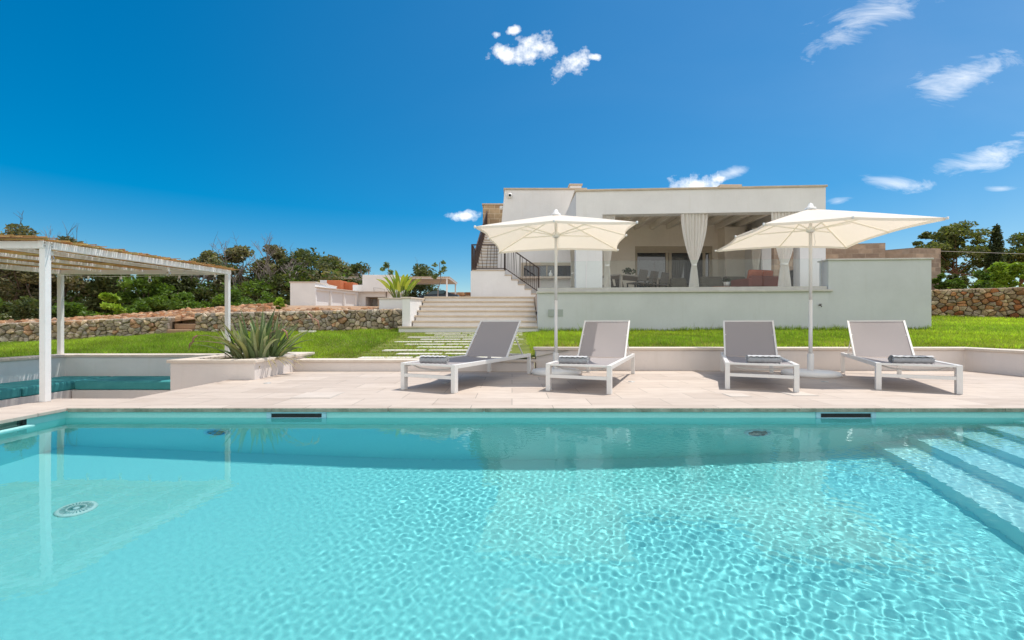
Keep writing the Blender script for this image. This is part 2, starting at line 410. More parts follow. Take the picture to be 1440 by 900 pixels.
# water: a closed body, rippled on top
rng = np.random.default_rng(4)
x0, x1, y0, y1 = XL-.06, 5.6, YN-.05, YE+.06
st = .009; nx = int((x1-x0)/st); ny = int((y1-y0)/st)
X, Y = np.meshgrid(np.linspace(x0, x1, nx), np.linspace(y0, y1, ny)); Z = np.zeros_like(X)
def wob(a, b, c): return np.sin(a*X+b*Y+c)
act = (1+.28*wob(1.9, 2.3, .4)*wob(-.8, 1.4, 2)+.15*wob(4.1, -3.2, 1))/(1+np.exp(-(X+.3+.35*wob(.6, 1.7, 1)+.25*wob(2.1, -1.1, 0))/.75)); act = .06+.94*act
ex, ey = X*1.0+.05*wob(2.2, 1.1, 0), Y+.05*wob(1.2, 2.6, 1)
for i in range(44):
    lam = rng.uniform(.034, .078); th = rng.uniform(0, 2*math.pi); k = 2*math.pi/lam
    Z += lam*.00054*np.sin(k*(X*math.cos(th)+Y*math.sin(th))+rng.uniform(0, 6.3)+.8*wob(1.3, .7, i))*act
for i in range(14):
    lam = rng.uniform(.45, 1.4); th = rng.uniform(0, 2*math.pi); k = 2*math.pi/lam
    Z += lam*.00028*np.sin(k*(X*math.cos(th)+Y*math.sin(th))+rng.uniform(0, 6.3))*(.35+.65*act)
Z += ZW
top = np.stack([X, Y, Z], -1).reshape(-1, 3); idx = np.arange(nx*ny).reshape(ny, nx)
Ft = np.stack([idx[:-1, :-1], idx[:-1, 1:], idx[1:, 1:], idx[1:, :-1]], -1).reshape(-1, 4)
me = bpy.data.meshes.new('water'); nF = len(Ft); vs = top.astype(np.float32)
me.vertices.add(len(vs)); me.vertices.foreach_set('co', vs.ravel())
me.loops.add(nF*4); me.loops.foreach_set('vertex_index', Ft.astype(np.int32).ravel())
me.polygons.add(nF); me.polygons.foreach_set('loop_start', (np.arange(nF)*4).astype(np.int32)); me.polygons.foreach_set('loop_total', np.full(nF, 4, np.int32))
me.polygons.foreach_set('use_smooth', np.ones(nF, bool))
me.update(calc_edges=True); me.materials.append(M['water'])
wo = bpy.data.objects.new('water', me); col.objects.link(wo); struct(wo); wo.cycles.is_caustics_caster = True

# fittings on the shell
for px, which in ((416, 'left'), (1191, 'right')):
    x = (px-CX)*YE/F
    t_ = empty('pool_skimmer', (x, YE+.02, -.075), 0, 'pale blue skimmer opening in pool wall below the '+('planter end of the deck' if which == 'left' else 'two right hand loungers'), 'skimmer', 'skimmers in the far pool wall')
    fr = MB(); W_ = .29     # local z: 0 is .075 below the deck
    fr.box((-W_, -.012, .018), (W_, .02, .036)); fr.box((-W_, -.012, -.085), (W_, .02, -.022))
    fr.box((-W_, -.012, -.022), (-W_+.045, .02, .018)); fr.box((W_-.045, -.012, -.022), (W_, .02, .018))
    fr.build('frame', M['bluegrey'], t_, bevel=.003)
    MB().box((-W_+.045, -.001, -.022), (W_-.045, .004, .018)).build('slot', M['black'], t_)
for x, lb in ((-2.86, 'round underwater pool light in wall near the planter'), (2.38, 'round underwater pool light in wall below the parasols')):
    t_ = empty('pool_light', (x, YE+.018, -.74), 0, lb, 'pool light', 'lights in the far pool wall')
    rg = MB(); rg.mt = Matrix.Rotation(R(90), 4, 'X'); rg.lathe([(.125, 0), (.125, .018), (.10, .024), (.095, .012), (.095, 0)], 28); rg.build('ring', M['bluegrey'], t_, True)
    ls = MB(); ls.mt = Matrix.Rotation(R(90), 4, 'X'); ls.lathe([(.095, .006), (.06, .014), (.0, .016)], 28); ls.build('lens', M['glass_dark'], t_, True)
    for c in t_.children: c.cycles.is_caustics_receiver = True
t_ = empty('main_drain', (-3.07, 3.11, ZF+.002), 0, 'round white slotted drain cover on the pool floor', 'drain')
dr = MB(); dr.lathe([(.112, 0), (.112, .012), (.10, .02), (0, .022)], 36)
o = dr.build('plate', M['white_plastic'], t_, True); o.cycles.is_caustics_receiver = True
sl0 = MB()
for k in range(28):
    a = 2*math.pi*k/28
    sl0.bar((.02*math.cos(a), .02*math.sin(a), .023), (.048*math.cos(a), .048*math.sin(a), .023), .003, .004)
    a += .11; sl0.bar((.056*math.cos(a), .056*math.sin(a), .023), (.088*math.cos(a), .088*math.sin(a), .022), .0055, .004)
o = sl0.build('slots', M['teal'], t_); o.cycles.is_caustics_receiver = True

# ------------------------------------------------------------------ deck, sunken lounge
YB = 7.75; XR = 7.95; XD = -4.14; XS = -4.95; YS = 4.80
dk = MB()
dk.box((XD, YE, -DT), (XR+2.3, YB, 0)); dk.box((XS, YE, -DT), (XD, YS, 0))
dk.box((XS, YN-1.6, -DT), (XL, YE, 0))
dk.box((XL, YN-1.6, -DT), (XR+2.3, YN+.0, 0))
dk.prism([se(5.22, YE), (XR+2.3, YE), (XR+2.3, YN), se(5.22, YN)], -DT, 0)
struct(dk.build('pool_deck', M['deck'], bevel=.006))
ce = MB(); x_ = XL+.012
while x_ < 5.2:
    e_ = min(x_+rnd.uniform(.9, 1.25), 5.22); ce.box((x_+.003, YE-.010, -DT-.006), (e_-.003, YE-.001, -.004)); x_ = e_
struct(ce.build('coping_edge', M['edge_green'], bevel=.004))
sub = MB()
sub.box((XD, YE+.33, -.9), (XR+2.3, YB, -DT-.002)); sub.box((XS+.02, YE+.33, -.9), (XD-.001, YS-.01, -DT-.002))
struct(sub.build('deck_base', M['white_seat']))
lf = MB(); lf.box((-7.6, 1.9, -.62), (XS+.0, 7.5, -.50)); lf.box((XS, YS-.01, -.62), (XD, 7.5, -.50))
struct(lf.build('lounge_floor', M['deck']))
# glass slot
t_ = empty('pool_window', (XL-.03, 3.5, -.10), 0, 'low glass window under the coping at the left pool edge', 'window')
MB().box((-.012, -.40, .0), (-.004, .42, .064)).build('pane', M['glass'], t_)
MB().box((-.05, .40, -.0), (.002, .432, .0645)).build('frame', M['black'], t_)

def coped_wall(name, label, cat, poly, z0, z1, wall, cop, over=.03, th=.045, group=None, cpoly=None):
    r = empty(name, (poly[0][0], poly[0][1], 0), 0, label, cat, group)
    ox, oy = poly[0]
    P_ = [(x-ox, y-oy) for x, y in poly]
    f = z1 if callable(z1) else (lambda x, y: z1)
    g = lambda x, y: f(x+ox, y+oy)
    MB().prism(P_, z0, lambda x, y: g(x, y)-th).build('wall_body', wall, r, bevel=0 if name == 'box_wall' else .008)
    cx = sum(p[0] for p in P_)/len(P_); cy = sum(p[1] for p in P_)/len(P_)
    q = cpoly and [(x-ox, y-oy) for x, y in cpoly] or offset(P_, over)
    MB().prism(q, lambda x, y: g(x, y)-th+.001, g).build('coping', cop, r, bevel=.008)
    return r
def offset(poly, d):
    n = len(poly); a = sum(poly[i][0]*poly[(i+1)%n][1]-poly[(i+1)%n][0]*poly[i][1] for i in range(n))
    if a < 0: poly = poly[::-1]
    out = []
    for i in range(n):
        p0, p1, p2 = Vector(poly[i-1]), Vector(poly[i]), Vector(poly[(i+1)%n])
        d1 = (p1-p0).normalized(); d2 = (p2-p1).normalized()
        n1 = Vector((d1.y, -d1.x)); n2 = Vector((d2.y, -d2.x))
        b = (n1+n2); b = b/max(b.length_squared, .2)*2
        out.append(tuple(p1+b*d))
    return out
# seat walls round the deck (L-shaped)
coped_wall('seat_wall', 'low cream wall with pale stone coping behind the loungers', 'wall',
    [(.42, YB), (XR, YB), (XR, 1.5), (XR+.3, 1.5), (XR+.3, YB+.3), (.42, YB+.3)], -.3, .40, M['white_seat'], M['coping_pale'])
coped_wall('low_wall', 'lowest cream wall with stone coping along the lawn path', 'wall',
    [(-3.78, 7.62), (.385, 7.62), (.385, 7.92), (-3.78, 7.92)], -.3, .20, M['white_seat'], M['coping_pale'])
coped_wall('lounge_wall', 'white back wall of the sunken lounge with stone coping', 'wall',
    [(-5.02, 7.42), (-7.52, 7.42), (-7.52, 1.9), (-7.82, 1.9), (-7.82, 7.72), (-5.02, 7.72)], -.62, .30, M['white'], M['coping_pale'])
# planter
PX0, PX1, PY0, PY1 = -4.99, -3.76, 6.44, 8.3
pl = empty('planter', (PX0, PY0, 0), 0, 'white masonry planter with pale stone rim beside the lounge', 'planter')
b = MB(); W_, D_ = PX1-PX0, PY1-PY0
b.box((0, 0, -.62), (W_, .16, .245)); b.box((0, D_-.16, -.62), (W_, D_, .245)); b.box((0, .16, -.62), (.16, D_-.16, .245)); b.box((W_-.16, .16, -.62), (W_, D_-.16, .245))
b.build('wall_body', M['white_seat'], pl)
b = MB(); e = .035
b.box((-e, -e, .246), (W_+e, .2, .29)); b.box((-e, D_-.2, .246), (W_+e, D_+e, .29)); b.box((-e, .2, .246), (.2, D_-.2, .29)); b.box((W_-.2, .2, .246), (W_+e, D_-.2, .29))
b.build('rim', M['coping_pale'], pl, bevel=.006)
MB().box((.16, .16, -.1), (W_-.16, D_-.16, .24)).build('soil', M['mortar'], pl)
# benches with cushions
def bench(name, label, a, b_):
    r = empty(name, (a[0], a[1], -.5), 0, label, 'bench', 'built-in benches of the sunken lounge')
    MB().box((0, 0, 0), (b_[0]-a[0], b_[1]-a[1], .31)).build('base', M['white_seat'], r, bevel=.006)
    return r
bench('bench', 'white masonry bench along the back wall of the lounge', (-6.68, 6.69), (-5.02, 7.415))
bench('bench', 'white masonry bench along the left side of the lounge', (-7.515, 1.95), (-6.70, 7.415))
def cushion(label, a, b_):
    z = -.188; o = MB().box((0, 0, 0), (b_[0]-a[0], b_[1]-a[1], .135)).build('seat_cushion', M['teal'], None, bevel=.03, seg=4)
    o.location = (a[0], a[1], z); tag(o, label, 'cushion', 'teal mattress cushions in the lounge'); return o
cushion('long teal cushion on the bench in front of the planter', (-6.66, 6.70), (-5.04, 7.40))
yy = 1.97; nm = ['left end', 'third', 'second', 'corner']
lbl = ['teal cushion on the left bench farthest from the corner', 'teal cushion on the left bench, third from the corner', 'teal cushion on the left bench next to the corner one', 'teal cushion in the corner of the lounge benches, striped by the reed roof']
for i in range(4): cushion(lbl[i], (-7.50, yy), (-6.70, yy+1.345)); yy += 1.36

# lawn -------------------------------------------------------------
def lawn_z(x, y):
    a = np.interp(x, [-25, -12, -7.5, -4.6, -3.7, .3, .6, 8, 20], [.10, .2, .26, .26, .17, .17, .37, .38, .5])
    b = np.interp(x, [-25, -14.3, -9.3, -3.3, .7, 11, 14, 22], [.1, .26, .54, .60, .61, .74, .88, .9])
    tt = np.clip((y-7.9)/4.6, 0, 1.6)
    return a+(b-a)*tt
lw = MB()
def grid(mb, xs, ys, f):
    n = len(xs); v = [(x, y, float(f(x, y))) for y in ys for x in xs]
    mb.add(v, [(j*n+i, j*n+i+1, (j+1)*n+i+1, (j+1)*n+i) for j in range(len(ys)-1) for i in range(n-1)])
grid(lw, [-26+i*.66 for i in range(82)], [7.72+i*.34 for i in range(27)], lawn_z)
grid(lw, [-26+i*1.3 for i in range(14)]+[-7.83], [-4, -1, 2, 5, 7.72], lawn_z)
grid(lw, [8.26, 9, 11, 14, 20, 27.46], [-4, -1, 2, 5, 7.72], lawn_z)
struct(lw.build('lawn', M['soil'], smooth=True))

# garden path: rows of pale slabs let into the lawn
gp = MB(); ry = 8.12; k = 0
while ry < 12.25:
    l0 = [-2.75, -2.25, -2.6, -2.0, -2.4][k % 5]+rnd.uniform(-.05, .05)
    segs = [(l0, l0+.95)] if k % 3 == 0 else [(l0, l0+.85)]
    xx = segs[-1][1]+.06
    while xx < .2:
        e_ = min(xx+rnd.uniform(.7, 1.1), .28); 
        if e_-xx > .25: segs.append((xx, e_))
        xx = e_+.05
    for a, b_ in segs:
        z = max(float(lawn_z(a, ry)), float(lawn_z(b_, ry)))+.018
        gp.box((a, ry-.13+rnd.uniform(-.02, .02), z-.05), (b_, ry+.13+rnd.uniform(-.02, .02), z))
    ry += .44; k += 1
struct(gp.build('garden_path', M['path'], bevel=.006))

# grass blades ------------------------------------------------------
def grass(n, seed):
    g = np.random.default_rng(seed)
    u = g.random(n); y = 7.75+(6.9)*(u**1.25)
    x = (g.random(n)*2-1)*(y*1.24+.5)
    left = g.random(n) < .03
    x = np.where(left, g.uniform(-12, -7.9, n), x); y = np.where(left, g.uniform(4.5, 8, n), y)
    keep = np.ones(n, bool)
    keep &= ~((x > .40) & (x < 8.3) & (y < 8.08)) & ~((x > -3.8) & (x < .42) & (y < 7.94))
    keep &= ~((x > -7.85) & (x < -5.0) & (y < 7.74)) & ~((x > -5.05) & (x < -3.7) & (y < 8.36))
    keep &= ~((x > -3.25) & (x < .75) & (y > 12.2))
    keep &= ~((x > .7) & (x < 11.15) & (y > 12.5-(x-.7)*.0768-.0))
    wl = np.interp(x, [-20, -14.3, -10, -3.3], [11.1, 12.2, 13.0, 13.2]); keep &= ~((x < -3) & (y > wl))
    keep &= ~((x > 11.1) & (y > 14.8-(x-14.1)*.8125-.1))
    # sparse over the slabs of the path
    onp = (x > -2.9) & (x < .3) & (y < 12.2) & (np.abs(((y-8.12) % .44)-.0) < .13) | ((x > -2.9) & (x < .3) & (y < 12.2) & ((((y-8.12) % .44)) > .31))
    keep &= ~(onp & (g.random(n) < .87)); 
    x, y = x[keep], y[keep]; n = len(x)
    z = lawn_z(x, y)
    nz = np.sin(x*1.7+2*np.sin(y*1.1))*np.sin(y*2.3+x*.6)+.6*np.sin(x*5.1+y*3.3)
    h = g.uniform(.03, .075, n)*(1+.3*nz)
    tall = (g.random(n) < .012); h = np.where(tall, h*1.8, h)
    edge = (x > .7) & (x < 11.15) & (y > 12.3-(x-.7)*.0768); h = np.where(edge, h*1.9, h)
    inpath = (x > -2.95) & (x < .35); h = np.where(inpath, h*.62, h)
    th = g.uniform(0, 2*np.pi, n); ln = g.uniform(.2, 1.0, n)*h
    w_ = g.uniform(.003, .0065, n)*(1+.05*y)
    wa = g.uniform(0, 2*np.pi, n)
    P0 = np.stack([x-w_*np.cos(wa), y-w_*np.sin(wa), z-.005], -1); P1 = np.stack([x+w_*np.cos(wa), y+w_*np.sin(wa), z-.005], -1)
    P2 = np.stack([x+ln*np.cos(th), y+ln*np.sin(th), z+h], -1)
    vs = np.stack([P0, P1, P2], 1).reshape(-1, 3).astype(np.float32)
    v = g.uniform(.6, 1.35, n)[:, None]*(1+.16*nz)[:, None]
    c = np.array([.29, .40, .045])*v
    c = c*(1+.16*np.sin(x*.9+1.7*np.sin(y*.8+x*.3))[:, None]*np.array([1.2, .8, .6])); c = c*(1+.22*np.sin(x*11+3*np.sin(y*7))*np.sin(y*13+2*np.sin(x*5)))[:, None]
    edge_dry = np.clip(1-(y-8.0)/1.1, 0, 1)*(x > -3.9)*(.5+.5*np.sin(x*2.1+np.sin(x*5.3)))
    dry = (g.random(n) < .55*edge_dry) | (g.random(n) < np.where(inpath, .4, .10)); c[dry] = np.array([.36, .32, .12])*v[dry]
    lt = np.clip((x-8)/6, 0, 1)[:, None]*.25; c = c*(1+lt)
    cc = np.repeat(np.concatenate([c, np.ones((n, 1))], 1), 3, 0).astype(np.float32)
    me = bpy.data.meshes.new('grass'); me.vertices.add(3*n); me.vertices.foreach_set('co', vs.ravel())
    me.loops.add(3*n); me.loops.foreach_set('vertex_index', np.arange(3*n, dtype=np.int32))
    me.polygons.add(n); me.polygons.foreach_set('loop_start', np.arange(n, dtype=np.int32)*3); me.polygons.foreach_set('loop_total', np.full(n, 3, np.int32))
    me.update(calc_edges=True)
    a = me.color_attributes.new('Col', 'FLOAT_COLOR', 'POINT'); a.data.foreach_set('color', cc.ravel())
    me.materials.append(M['grassm']); o = bpy.data.objects.new('grass', me); col.objects.link(o)
    tag(o, 'short bright green lawn grass', 'grass', None, 'stuff')
grass(330000, 3)

# ------------------------------------------------------------------ ground behind
YF = ([-140, -20, -14.3, -10, -3.1, -3.0, 11.3, 11.4, 14.1, 15.7, 20, 30, 140], [10.5, 11.3, 12.4, 13.2, 13.4, 15.2, 15.2, 17.1, 15.0, 13.7, 10.2, 2, 2])
def ground_z(x, y):
    w0 = np.interp(x, [-60, -14.3, -10, -9.3, -3.3, -2.9, 11.3, 11.5, 40], [.3, .70, .88, 1.05, 1.15, 1.66, 1.66, 1.84, 1.9])
    w1 = np.interp(x, [-60, -23, -18, -13.9, -10.4, -9.6, -3, 11, 14, 40], [.4, .68, .98, 1.40, 1.68, 1.44, 1.44, 1.66, 1.9, 2.0])
    if y < 20: return w0+(w1-w0)*max(0, min(1, (y-13.4)/6.6))
    far = np.interp(x, [-80, -30, -12, -4, 11, 20], [1.0, 1.4, 2.6, 2.9, 2.4, 2.2])
    return w1+(far-w1)*min(1, (y-20)/22)
xs = [-600, -300, -140, -90]+[-60+i*1.6 for i in range(76)]+[90, 140, 300, 600]
tsl = [0, 1.5, 3, 5, 7, 9, 12, 16, 20, 26, 34, 45, 70, 120, 300, 900]
gd = MB(); n = len(xs)
gd.add([(x, float(np.interp(x, *YF))+t_, float(ground_z(x, float(np.interp(x, *YF))+t_))+(rnd.uniform(-.05, .05) if 1 < t_ < 30 and not (-3.5 < x < 12) else 0)) for t_ in tsl for x in xs],
       [(j*n+i, j*n+i+1, (j+1)*n+i+1, (j+1)*n+i) for j in range(len(tsl)-1) for i in range(n-1)])
struct(gd.build('ground', M['earth'], smooth=True))
lo = MB(); lo.add([(-600, -500, -.7), (600, -500, -.7), (600, -4, -.7), (-600, -4, -.7)], [(0, 1, 2, 3)])
lo.add([(-600, -4, -.7), (-26, -4, -.7), (-26, 14, -.7), (-600, 14, -.7)], [(0, 1, 2, 3)]); lo.add([(27.4, -4, -.7), (600, -4, -.7), (600, 14, -.7), (27.4, 14, -.7)], [(0, 1, 2, 3)])
struct(lo.build('terrain', M['earth']))

# ------------------------------------------------------------------ dry stone
def clip(poly, a, b, c):
    out = []
    for i in range(len(poly)):
        p, q = poly[i], poly[(i+1) % len(poly)]
        dp = a*p[0]+b*p[1]-c; dq = a*q[0]+b*q[1]-c
        if dp <= 0: out.append(p)
        if dp*dq < 0:
            t_ = dp/(dp-dq); out.append((p[0]+(q[0]-p[0])*t_, p[1]+(q[1]-p[1])*t_))
    return out
def cells(W, H, s, rr, squash=1.3):
    pts = []; rows = max(2, round(H/(s*.8)))
    for r_ in range(rows):
        x = rr.uniform(0, s*.6)
        while x < W:
            pts.append((x+rr.uniform(-.1, .1)*s, (r_+.5+rr.uniform(-.42, .42))*H/rows)); x += s*squash*rr.choice([.4, .55, .75, 1.0, 1.3, 1.7])
    out = []
    for i, (x, y) in enumerate(pts):
        poly = [(max(0, x-2*s), 0), (min(W, x+2*s), 0), (min(W, x+2*s), H), (max(0, x-2*s), H)]
        for k, (u, v) in enumerate(pts):
            if k == i or abs(u-x) > 3.2*s or abs(v-y) > 3*s: continue
            a, b_ = u-x, (v-y)*1.5
            c = a*(u+x)/2+b_*(v+y)/2
            poly = clip(poly, a, b_, c)
            if len(poly) < 3: break
        if len(poly) >= 3: out.append(((x, y), poly))
    return out
def pal(rr, P_):
    c = rr.choice(P_); k = rr.uniform(.62, 1.3); return tuple(x*k for x in c)
GREYS = [(.42, .35, .27), (.46, .39, .30), (.38, .32, .25), (.50, .39, .27), (.34, .30, .26), (.50, .43, .35), (.40, .36, .30), (.36, .33, .29), (.44, .27, .17)]
WARM = [(.44, .31, .19), (.50, .38, .25), (.40, .26, .15), (.36, .15, .07), (.48, .40, .30), (.38, .30, .22), (.53, .42, .28), (.42, .22, .11)]
LIT = [(.46, .26, .14), (.52, .33, .20), (.42, .20, .10), (.52, .38, .27), (.34, .20, .13)]
def stones(mb, W, H, s, place, P_, rr, gap=.95, depth=.06):
    for (cx, cy), poly in cells(W, H, s, rr):
        mx_ = sum(p[0] for p in poly)/len(poly); my = sum(p[1] for p in poly)/len(poly)
        # cut the corners a little so stones read as rounded
        pp = []
        for i in range(len(poly)):
            p, q, r_ = poly[i-1], poly[i], poly[(i+1) % len(poly)]
            for o_ in (p, r_):
                pp.append((q[0]+(o_[0]-q[0])*.13+rr.uniform(-.05, .05)*s, q[1]+(o_[1]-q[1])*.13+rr.uniform(-.04, .04)*s))
        c = pal(rr, P_); n_ = len(pp); vs = []; dd = depth*rr.uniform(.7, 1.5)
        tx, ty = rr.uniform(-.3, .3), rr.uniform(-.3, .3)
        for sc_, d in ((gap, -.06), (gap*.985, dd*.6), (gap*.88, dd*.95), (gap*.45, dd*1.0)):
            for p in pp:
                u, v = mx_+(p[0]-mx_)*sc_, my+(p[1]-my)*sc_
                vs.append(place(u, v, d+(0 if d < 0 else (tx*(p[0]-mx_)+ty*(p[1]-my)))))
        fs = [(r_*n_+i, r_*n_+(i+1) % n_, (r_+1)*n_+(i+1) % n_, (r_+1)*n_+i) for r_ in range(3) for i in range(n_)]
        fs.append(tuple(range(3*n_, 4*n_)))
        mb.add(vs, fs, c)
GREYS = [tuple(v*1.35 for v in c) for c in GREYS]; WARM = [tuple(v*1.25 for v in c) for c in WARM]
def stone_wall(label, p0, p1, z0, z1, th, s, P_, seed, cap=True, name='stone_wall'):
    """p0->p1 left to right as seen; z0,z1 = (base,top) at each end"""
    rr = random.Random(seed); r = empty(name, (p0[0], p0[1], 0), 0, label, 'stone wall')
    d = Vector((p1[0]-p0[0], p1[1]-p0[1], 0)); L = d.length; d.normalize(); nrm = Vector((d.y, -d.x, 0))
    base = lambda u: z0[0]+(z1[0]-z0[0])*u/L; top = lambda u: z0[1]+(z1[1]-z0[1])*u/L
    H = max(z0[1]-z0[0], z1[1]-z1[0])
    def place(u, v, w_):
        zb, zt = base(u)-.05, top(u); return d*u+Vector((0, 0, zb+(zt-zb)*v/H))+nrm*w_
    mb = MB(); stones(mb, L, H, s, place, P_, rr)
    def tplace(u, v, w_): return d*u-nrm*(v)+Vector((0, 0, top(u)+w_*.5-.01))
    if cap: stones(mb, L, th, s*1.1, tplace, [(.52, .44, .36), (.58, .50, .42), (.50, .36, .26)], rr, .97, .03)
    mb.build('stones', M['drystone'], r, True)
    core = MB(); a, b_ = Vector((0, 0, 0))-nrm*.03, d*L-nrm*.03; e1, e2 = a-nrm*(th-.05), b_-nrm*(th-.05)
    core.add([a+Vector((0, 0, base(0)-.3)), b_+Vector((0, 0, base(L)-.3)), e2+Vector((0, 0, base(L)-.3)), e1+Vector((0, 0, base(0)-.3)),
              a+Vector((0, 0, top(0)-.03)), b_+Vector((0, 0, top(L)-.03)), e2+Vector((0, 0, top(L)-.03)), e1+Vector((0, 0, top(0)-.03))],
             [(0, 3, 2, 1), (4, 5, 6, 7), (0, 1, 5, 4), (1, 2, 6, 5), (2, 3, 7, 6), (3, 0, 4, 7)])
    core.build('rubble_core', M['mortar'], r); return r
stone_wall('grey dry stone wall between the white outbuilding and the lawn', (-9.35, 13.05), (-3.2, 13.2), (.53, 1.15), (.60, 1.28), .4, .135, GREYS, 5)
stone_wall('long dry stone wall behind the pergola, left of the earth steps', (-14.6, 12.15), (-10.1, 13.0), (.22, .82), (.50, 1.04), .4, .135, GREYS, 6)
stone_wall('dry stone wall end piece at far left edge of the lawn', (-20.5, 11.0), (-14.65, 12.13), (.12, .70), (.22, .80), .4, .135, WARM, 8)
stone_wall('warm brown dry stone wall right of the white box wall', (11.3, 17.05), (20.5, 9.6), (.9, 2.0), (.78, 1.9), .4, .14, WARM, 9)
# rubble bank behind the walls, sun-lit (a sloped face of loose stones)
rr = random.Random(12)
bk = MB(); L = 13.5
bx = lambda u: -17.5+u
def bplace(u, v, w_):
    x = bx(u); y = float(np.interp(x, *YF))+.1+v*1.0; return Vector((x, y, float(ground_z(x, y))+w_*1.2+.02))
stones(bk, 7.4, 6.8, .24, bplace, LIT, rr, .95, .09)
o = bk.build('rubble_bank', M['drystone'], smooth=True); tag(o, 'sunlit bank of loose orange stones above the dry stone wall', 'rubble', None, 'stuff')
bk = MB()
def bplace2(u, v, w_):
    x = -10.1+u; y = float(np.interp(x, *YF))+.35+v; return Vector((x, y, float(ground_z(x, y))+w_*1.2+.02))
stones(bk, 6.5, 1.2, .2, bplace2, LIT, rr, .95, .09)
o = bk.build('rubble_bank', M['drystone'], smooth=True); tag(o, 'strip of orange stones on top of the ground behind the grey wall', 'rubble', None, 'stuff')
# earth steps in the gap
es = empty('garden_steps', (-9.72, 12.9, .5), 0, 'rough orange stone steps in the gap between the dry stone walls', 'steps')
for i, (c_) in enumerate([0, 1, 2]):
    MB().box((-.36, i*.3-.05, 0 if i == 0 else i*.17+.001), (.36, i*.3+.34, (i+1)*.17)).build('tread', M['earth'], es, bevel=.03)

# ------------------------------------------------------------------ house terrace
tz = 1.74
def rw(x): return 12.5-(x-.73)*.0768           # front line of the retaining wall
hr = empty('house', (0, 0, 0), 0, 'low white modern house with covered porch, roof stair and stone tower', 'house')
fz = MB(); fz.prism([(.73, 12.5), (8.54, rw(8.54)), (9.9, rw(9.9)+.4), (9.9, 18.2), (.73, 18.2)], .3, tz)
ret = empty('retaining_wall', (0, 0, 0), 0, 'long pale grey retaining wall under the glass balustrade', 'wall')
MB().prism([(.73, 12.5), (8.54, rw(8.54)), (8.54, rw(8.54)+.35), (.73, 12.85)], .3, 1.70).build('wall_body', M['white_cool'], ret)
MB().prism([(.70, 12.44), (8.62, rw(8.62)-.06), (8.62, rw(8.62)+.36), (.70, 12.86)], 1.701, 1.765).build('coping', M['coping_grey'], ret, bevel=.01)
MB().prism([(.73, 12.50), (8.52, rw(8.52)+.02), (8.52, rw(8.52)+.1), (.73, 12.6)], 1.766, 1.85).build('glass_channel', M['coping_grey'], ret, bevel=.006)
MB().box((1.02, 12.44, 1.04), (1.44, 12.455, 1.24)).build('vent_plate', M['plate'], ret)
MB().prism([(.75, 12.87), (8.6, 12.3), (10.2, 12.3), (10.2, 24), (-3.0, 24), (-3.0, 14.95), (.75, 14.95)], 1.2, tz).build('terrace_floor', M['deck'], hr)
bxw = coped_wall('box_wall', 'tall pale grey box shaped wall at right end of the terrace', 'wall', [(8.541, rw(8.541)), (11.13, 11.70), (11.13, 16.2), (10.8, 16.2), (10.8, 12.05), (8.541, rw(8.541)+.35)], .3, 2.58, M['white_cool'], M['coping_grey'], .035, .045)
# tap
tp = empty('garden_tap', (8.3, rw(8.3)-.0, 1.33), 0, 'small dark garden tap on the retaining wall', 'tap')
MB().tube([(0, 0, 0), (0, -.07, 0), (0, -.10, -.04)], .012).tube([(-.04, -.05, .03), (.04, -.05, .03)], .008).tube([(0, -.05, 0), (0, -.05, .03)], .008).build('spout', M['dark_metal'], tp)
# glass balustrade
gb = empty('glass_balustrade', (0, 0, 1.766), 0, 'frameless glass balustrade along the terrace edge', 'balustrade')
xs_ = [.80, 2.1, 3.98, 5.9, 6.88, 8.42]
for a, b_ in zip(xs_, xs_[1:]):
    MB().prism([(a+.012, rw(a)+.055), (b_-.012, rw(b_)+.055), (b_-.012, rw(b_)+.067), (a+.012, rw(a)+.067)], .085, .84).build('glass_panel', M['glass'], gb)

# entrance steps
es = empty('entrance_steps', (0, 0, 0), 0, 'wide cream stone steps rising from the lawn to the terrace', 'steps')
rb = MB(); tb = MB(); n_ = 7; rise = (tz-.60)/n_; run = .36
for i in range(n_):
    y = 12.42+run*i; z = .60+rise*(i+1); xl = -3.22 if i == 0 else -2.9
    rb.box((xl+.02, y+.03, .3), (.725, y+.03+run if i < n_-1 else 15.0, z-.054))
    tb.box((xl, y-.02, z-.052), (.727, y+run+.03 if i < n_-1 else 15.0, z))
rb.build('riser', M['white'], es); tb.build('tread', M['coping'], es, bevel=.006)
pw = coped_wall('stair_planter', 'white planter wall at left side of the entrance steps', 'planter', [(-3.14, 12.60), (-2.91, 12.60), (-2.91, 15.0), (-4.1, 15.0), (-4.1, 13.6), (-3.14, 13.6)], .3, lambda x, y: 1.60+.04*(y-12.6), M['white'], M['coping_pale'], .03, .045)

# stair to the roof: lower flight (rising leftwards) then upper flight going back
RS = .17
lf_ = MB(); trd = MB(); LX0, LZ = -.27, tz+RS*6
fl = empty('roof_stair', (0, 0, 0), 0, 'white outdoor stair climbing to the roof with brown iron railing', 'stair')
lf_.prism([(-1.5, 16.0), (LX0, 16.0), (LX0, 17.28), (-1.5, 17.28)], 1.3, LZ)
trd.box((-1.45, 15.98, LZ+.001), (LX0, 17.28, LZ+.035))
for i in range(5):
    xa = LX0+.24*i; z = LZ-RS*(i+1)
    lf_.box((xa, 16.0, 1.3), (xa+.24, 17.28, z)); trd.box((xa, 15.97, z+.001), (xa+.27, 17.28, z+.035))
for i in range(16):
    y = 17.28+.27*i; z = LZ+RS*(i+1)
    xl = -1.42+.012*i
    lf_.box((xl, y, 1.3), (-.33, y+.27, z)); trd.box((xl-.0, y-.03, z+.001), (-.33, y+.25, z+.035))
lf_.build('stair_body', M['white'], fl); trd.build('tread', M['coping'], fl)
rl = MB()
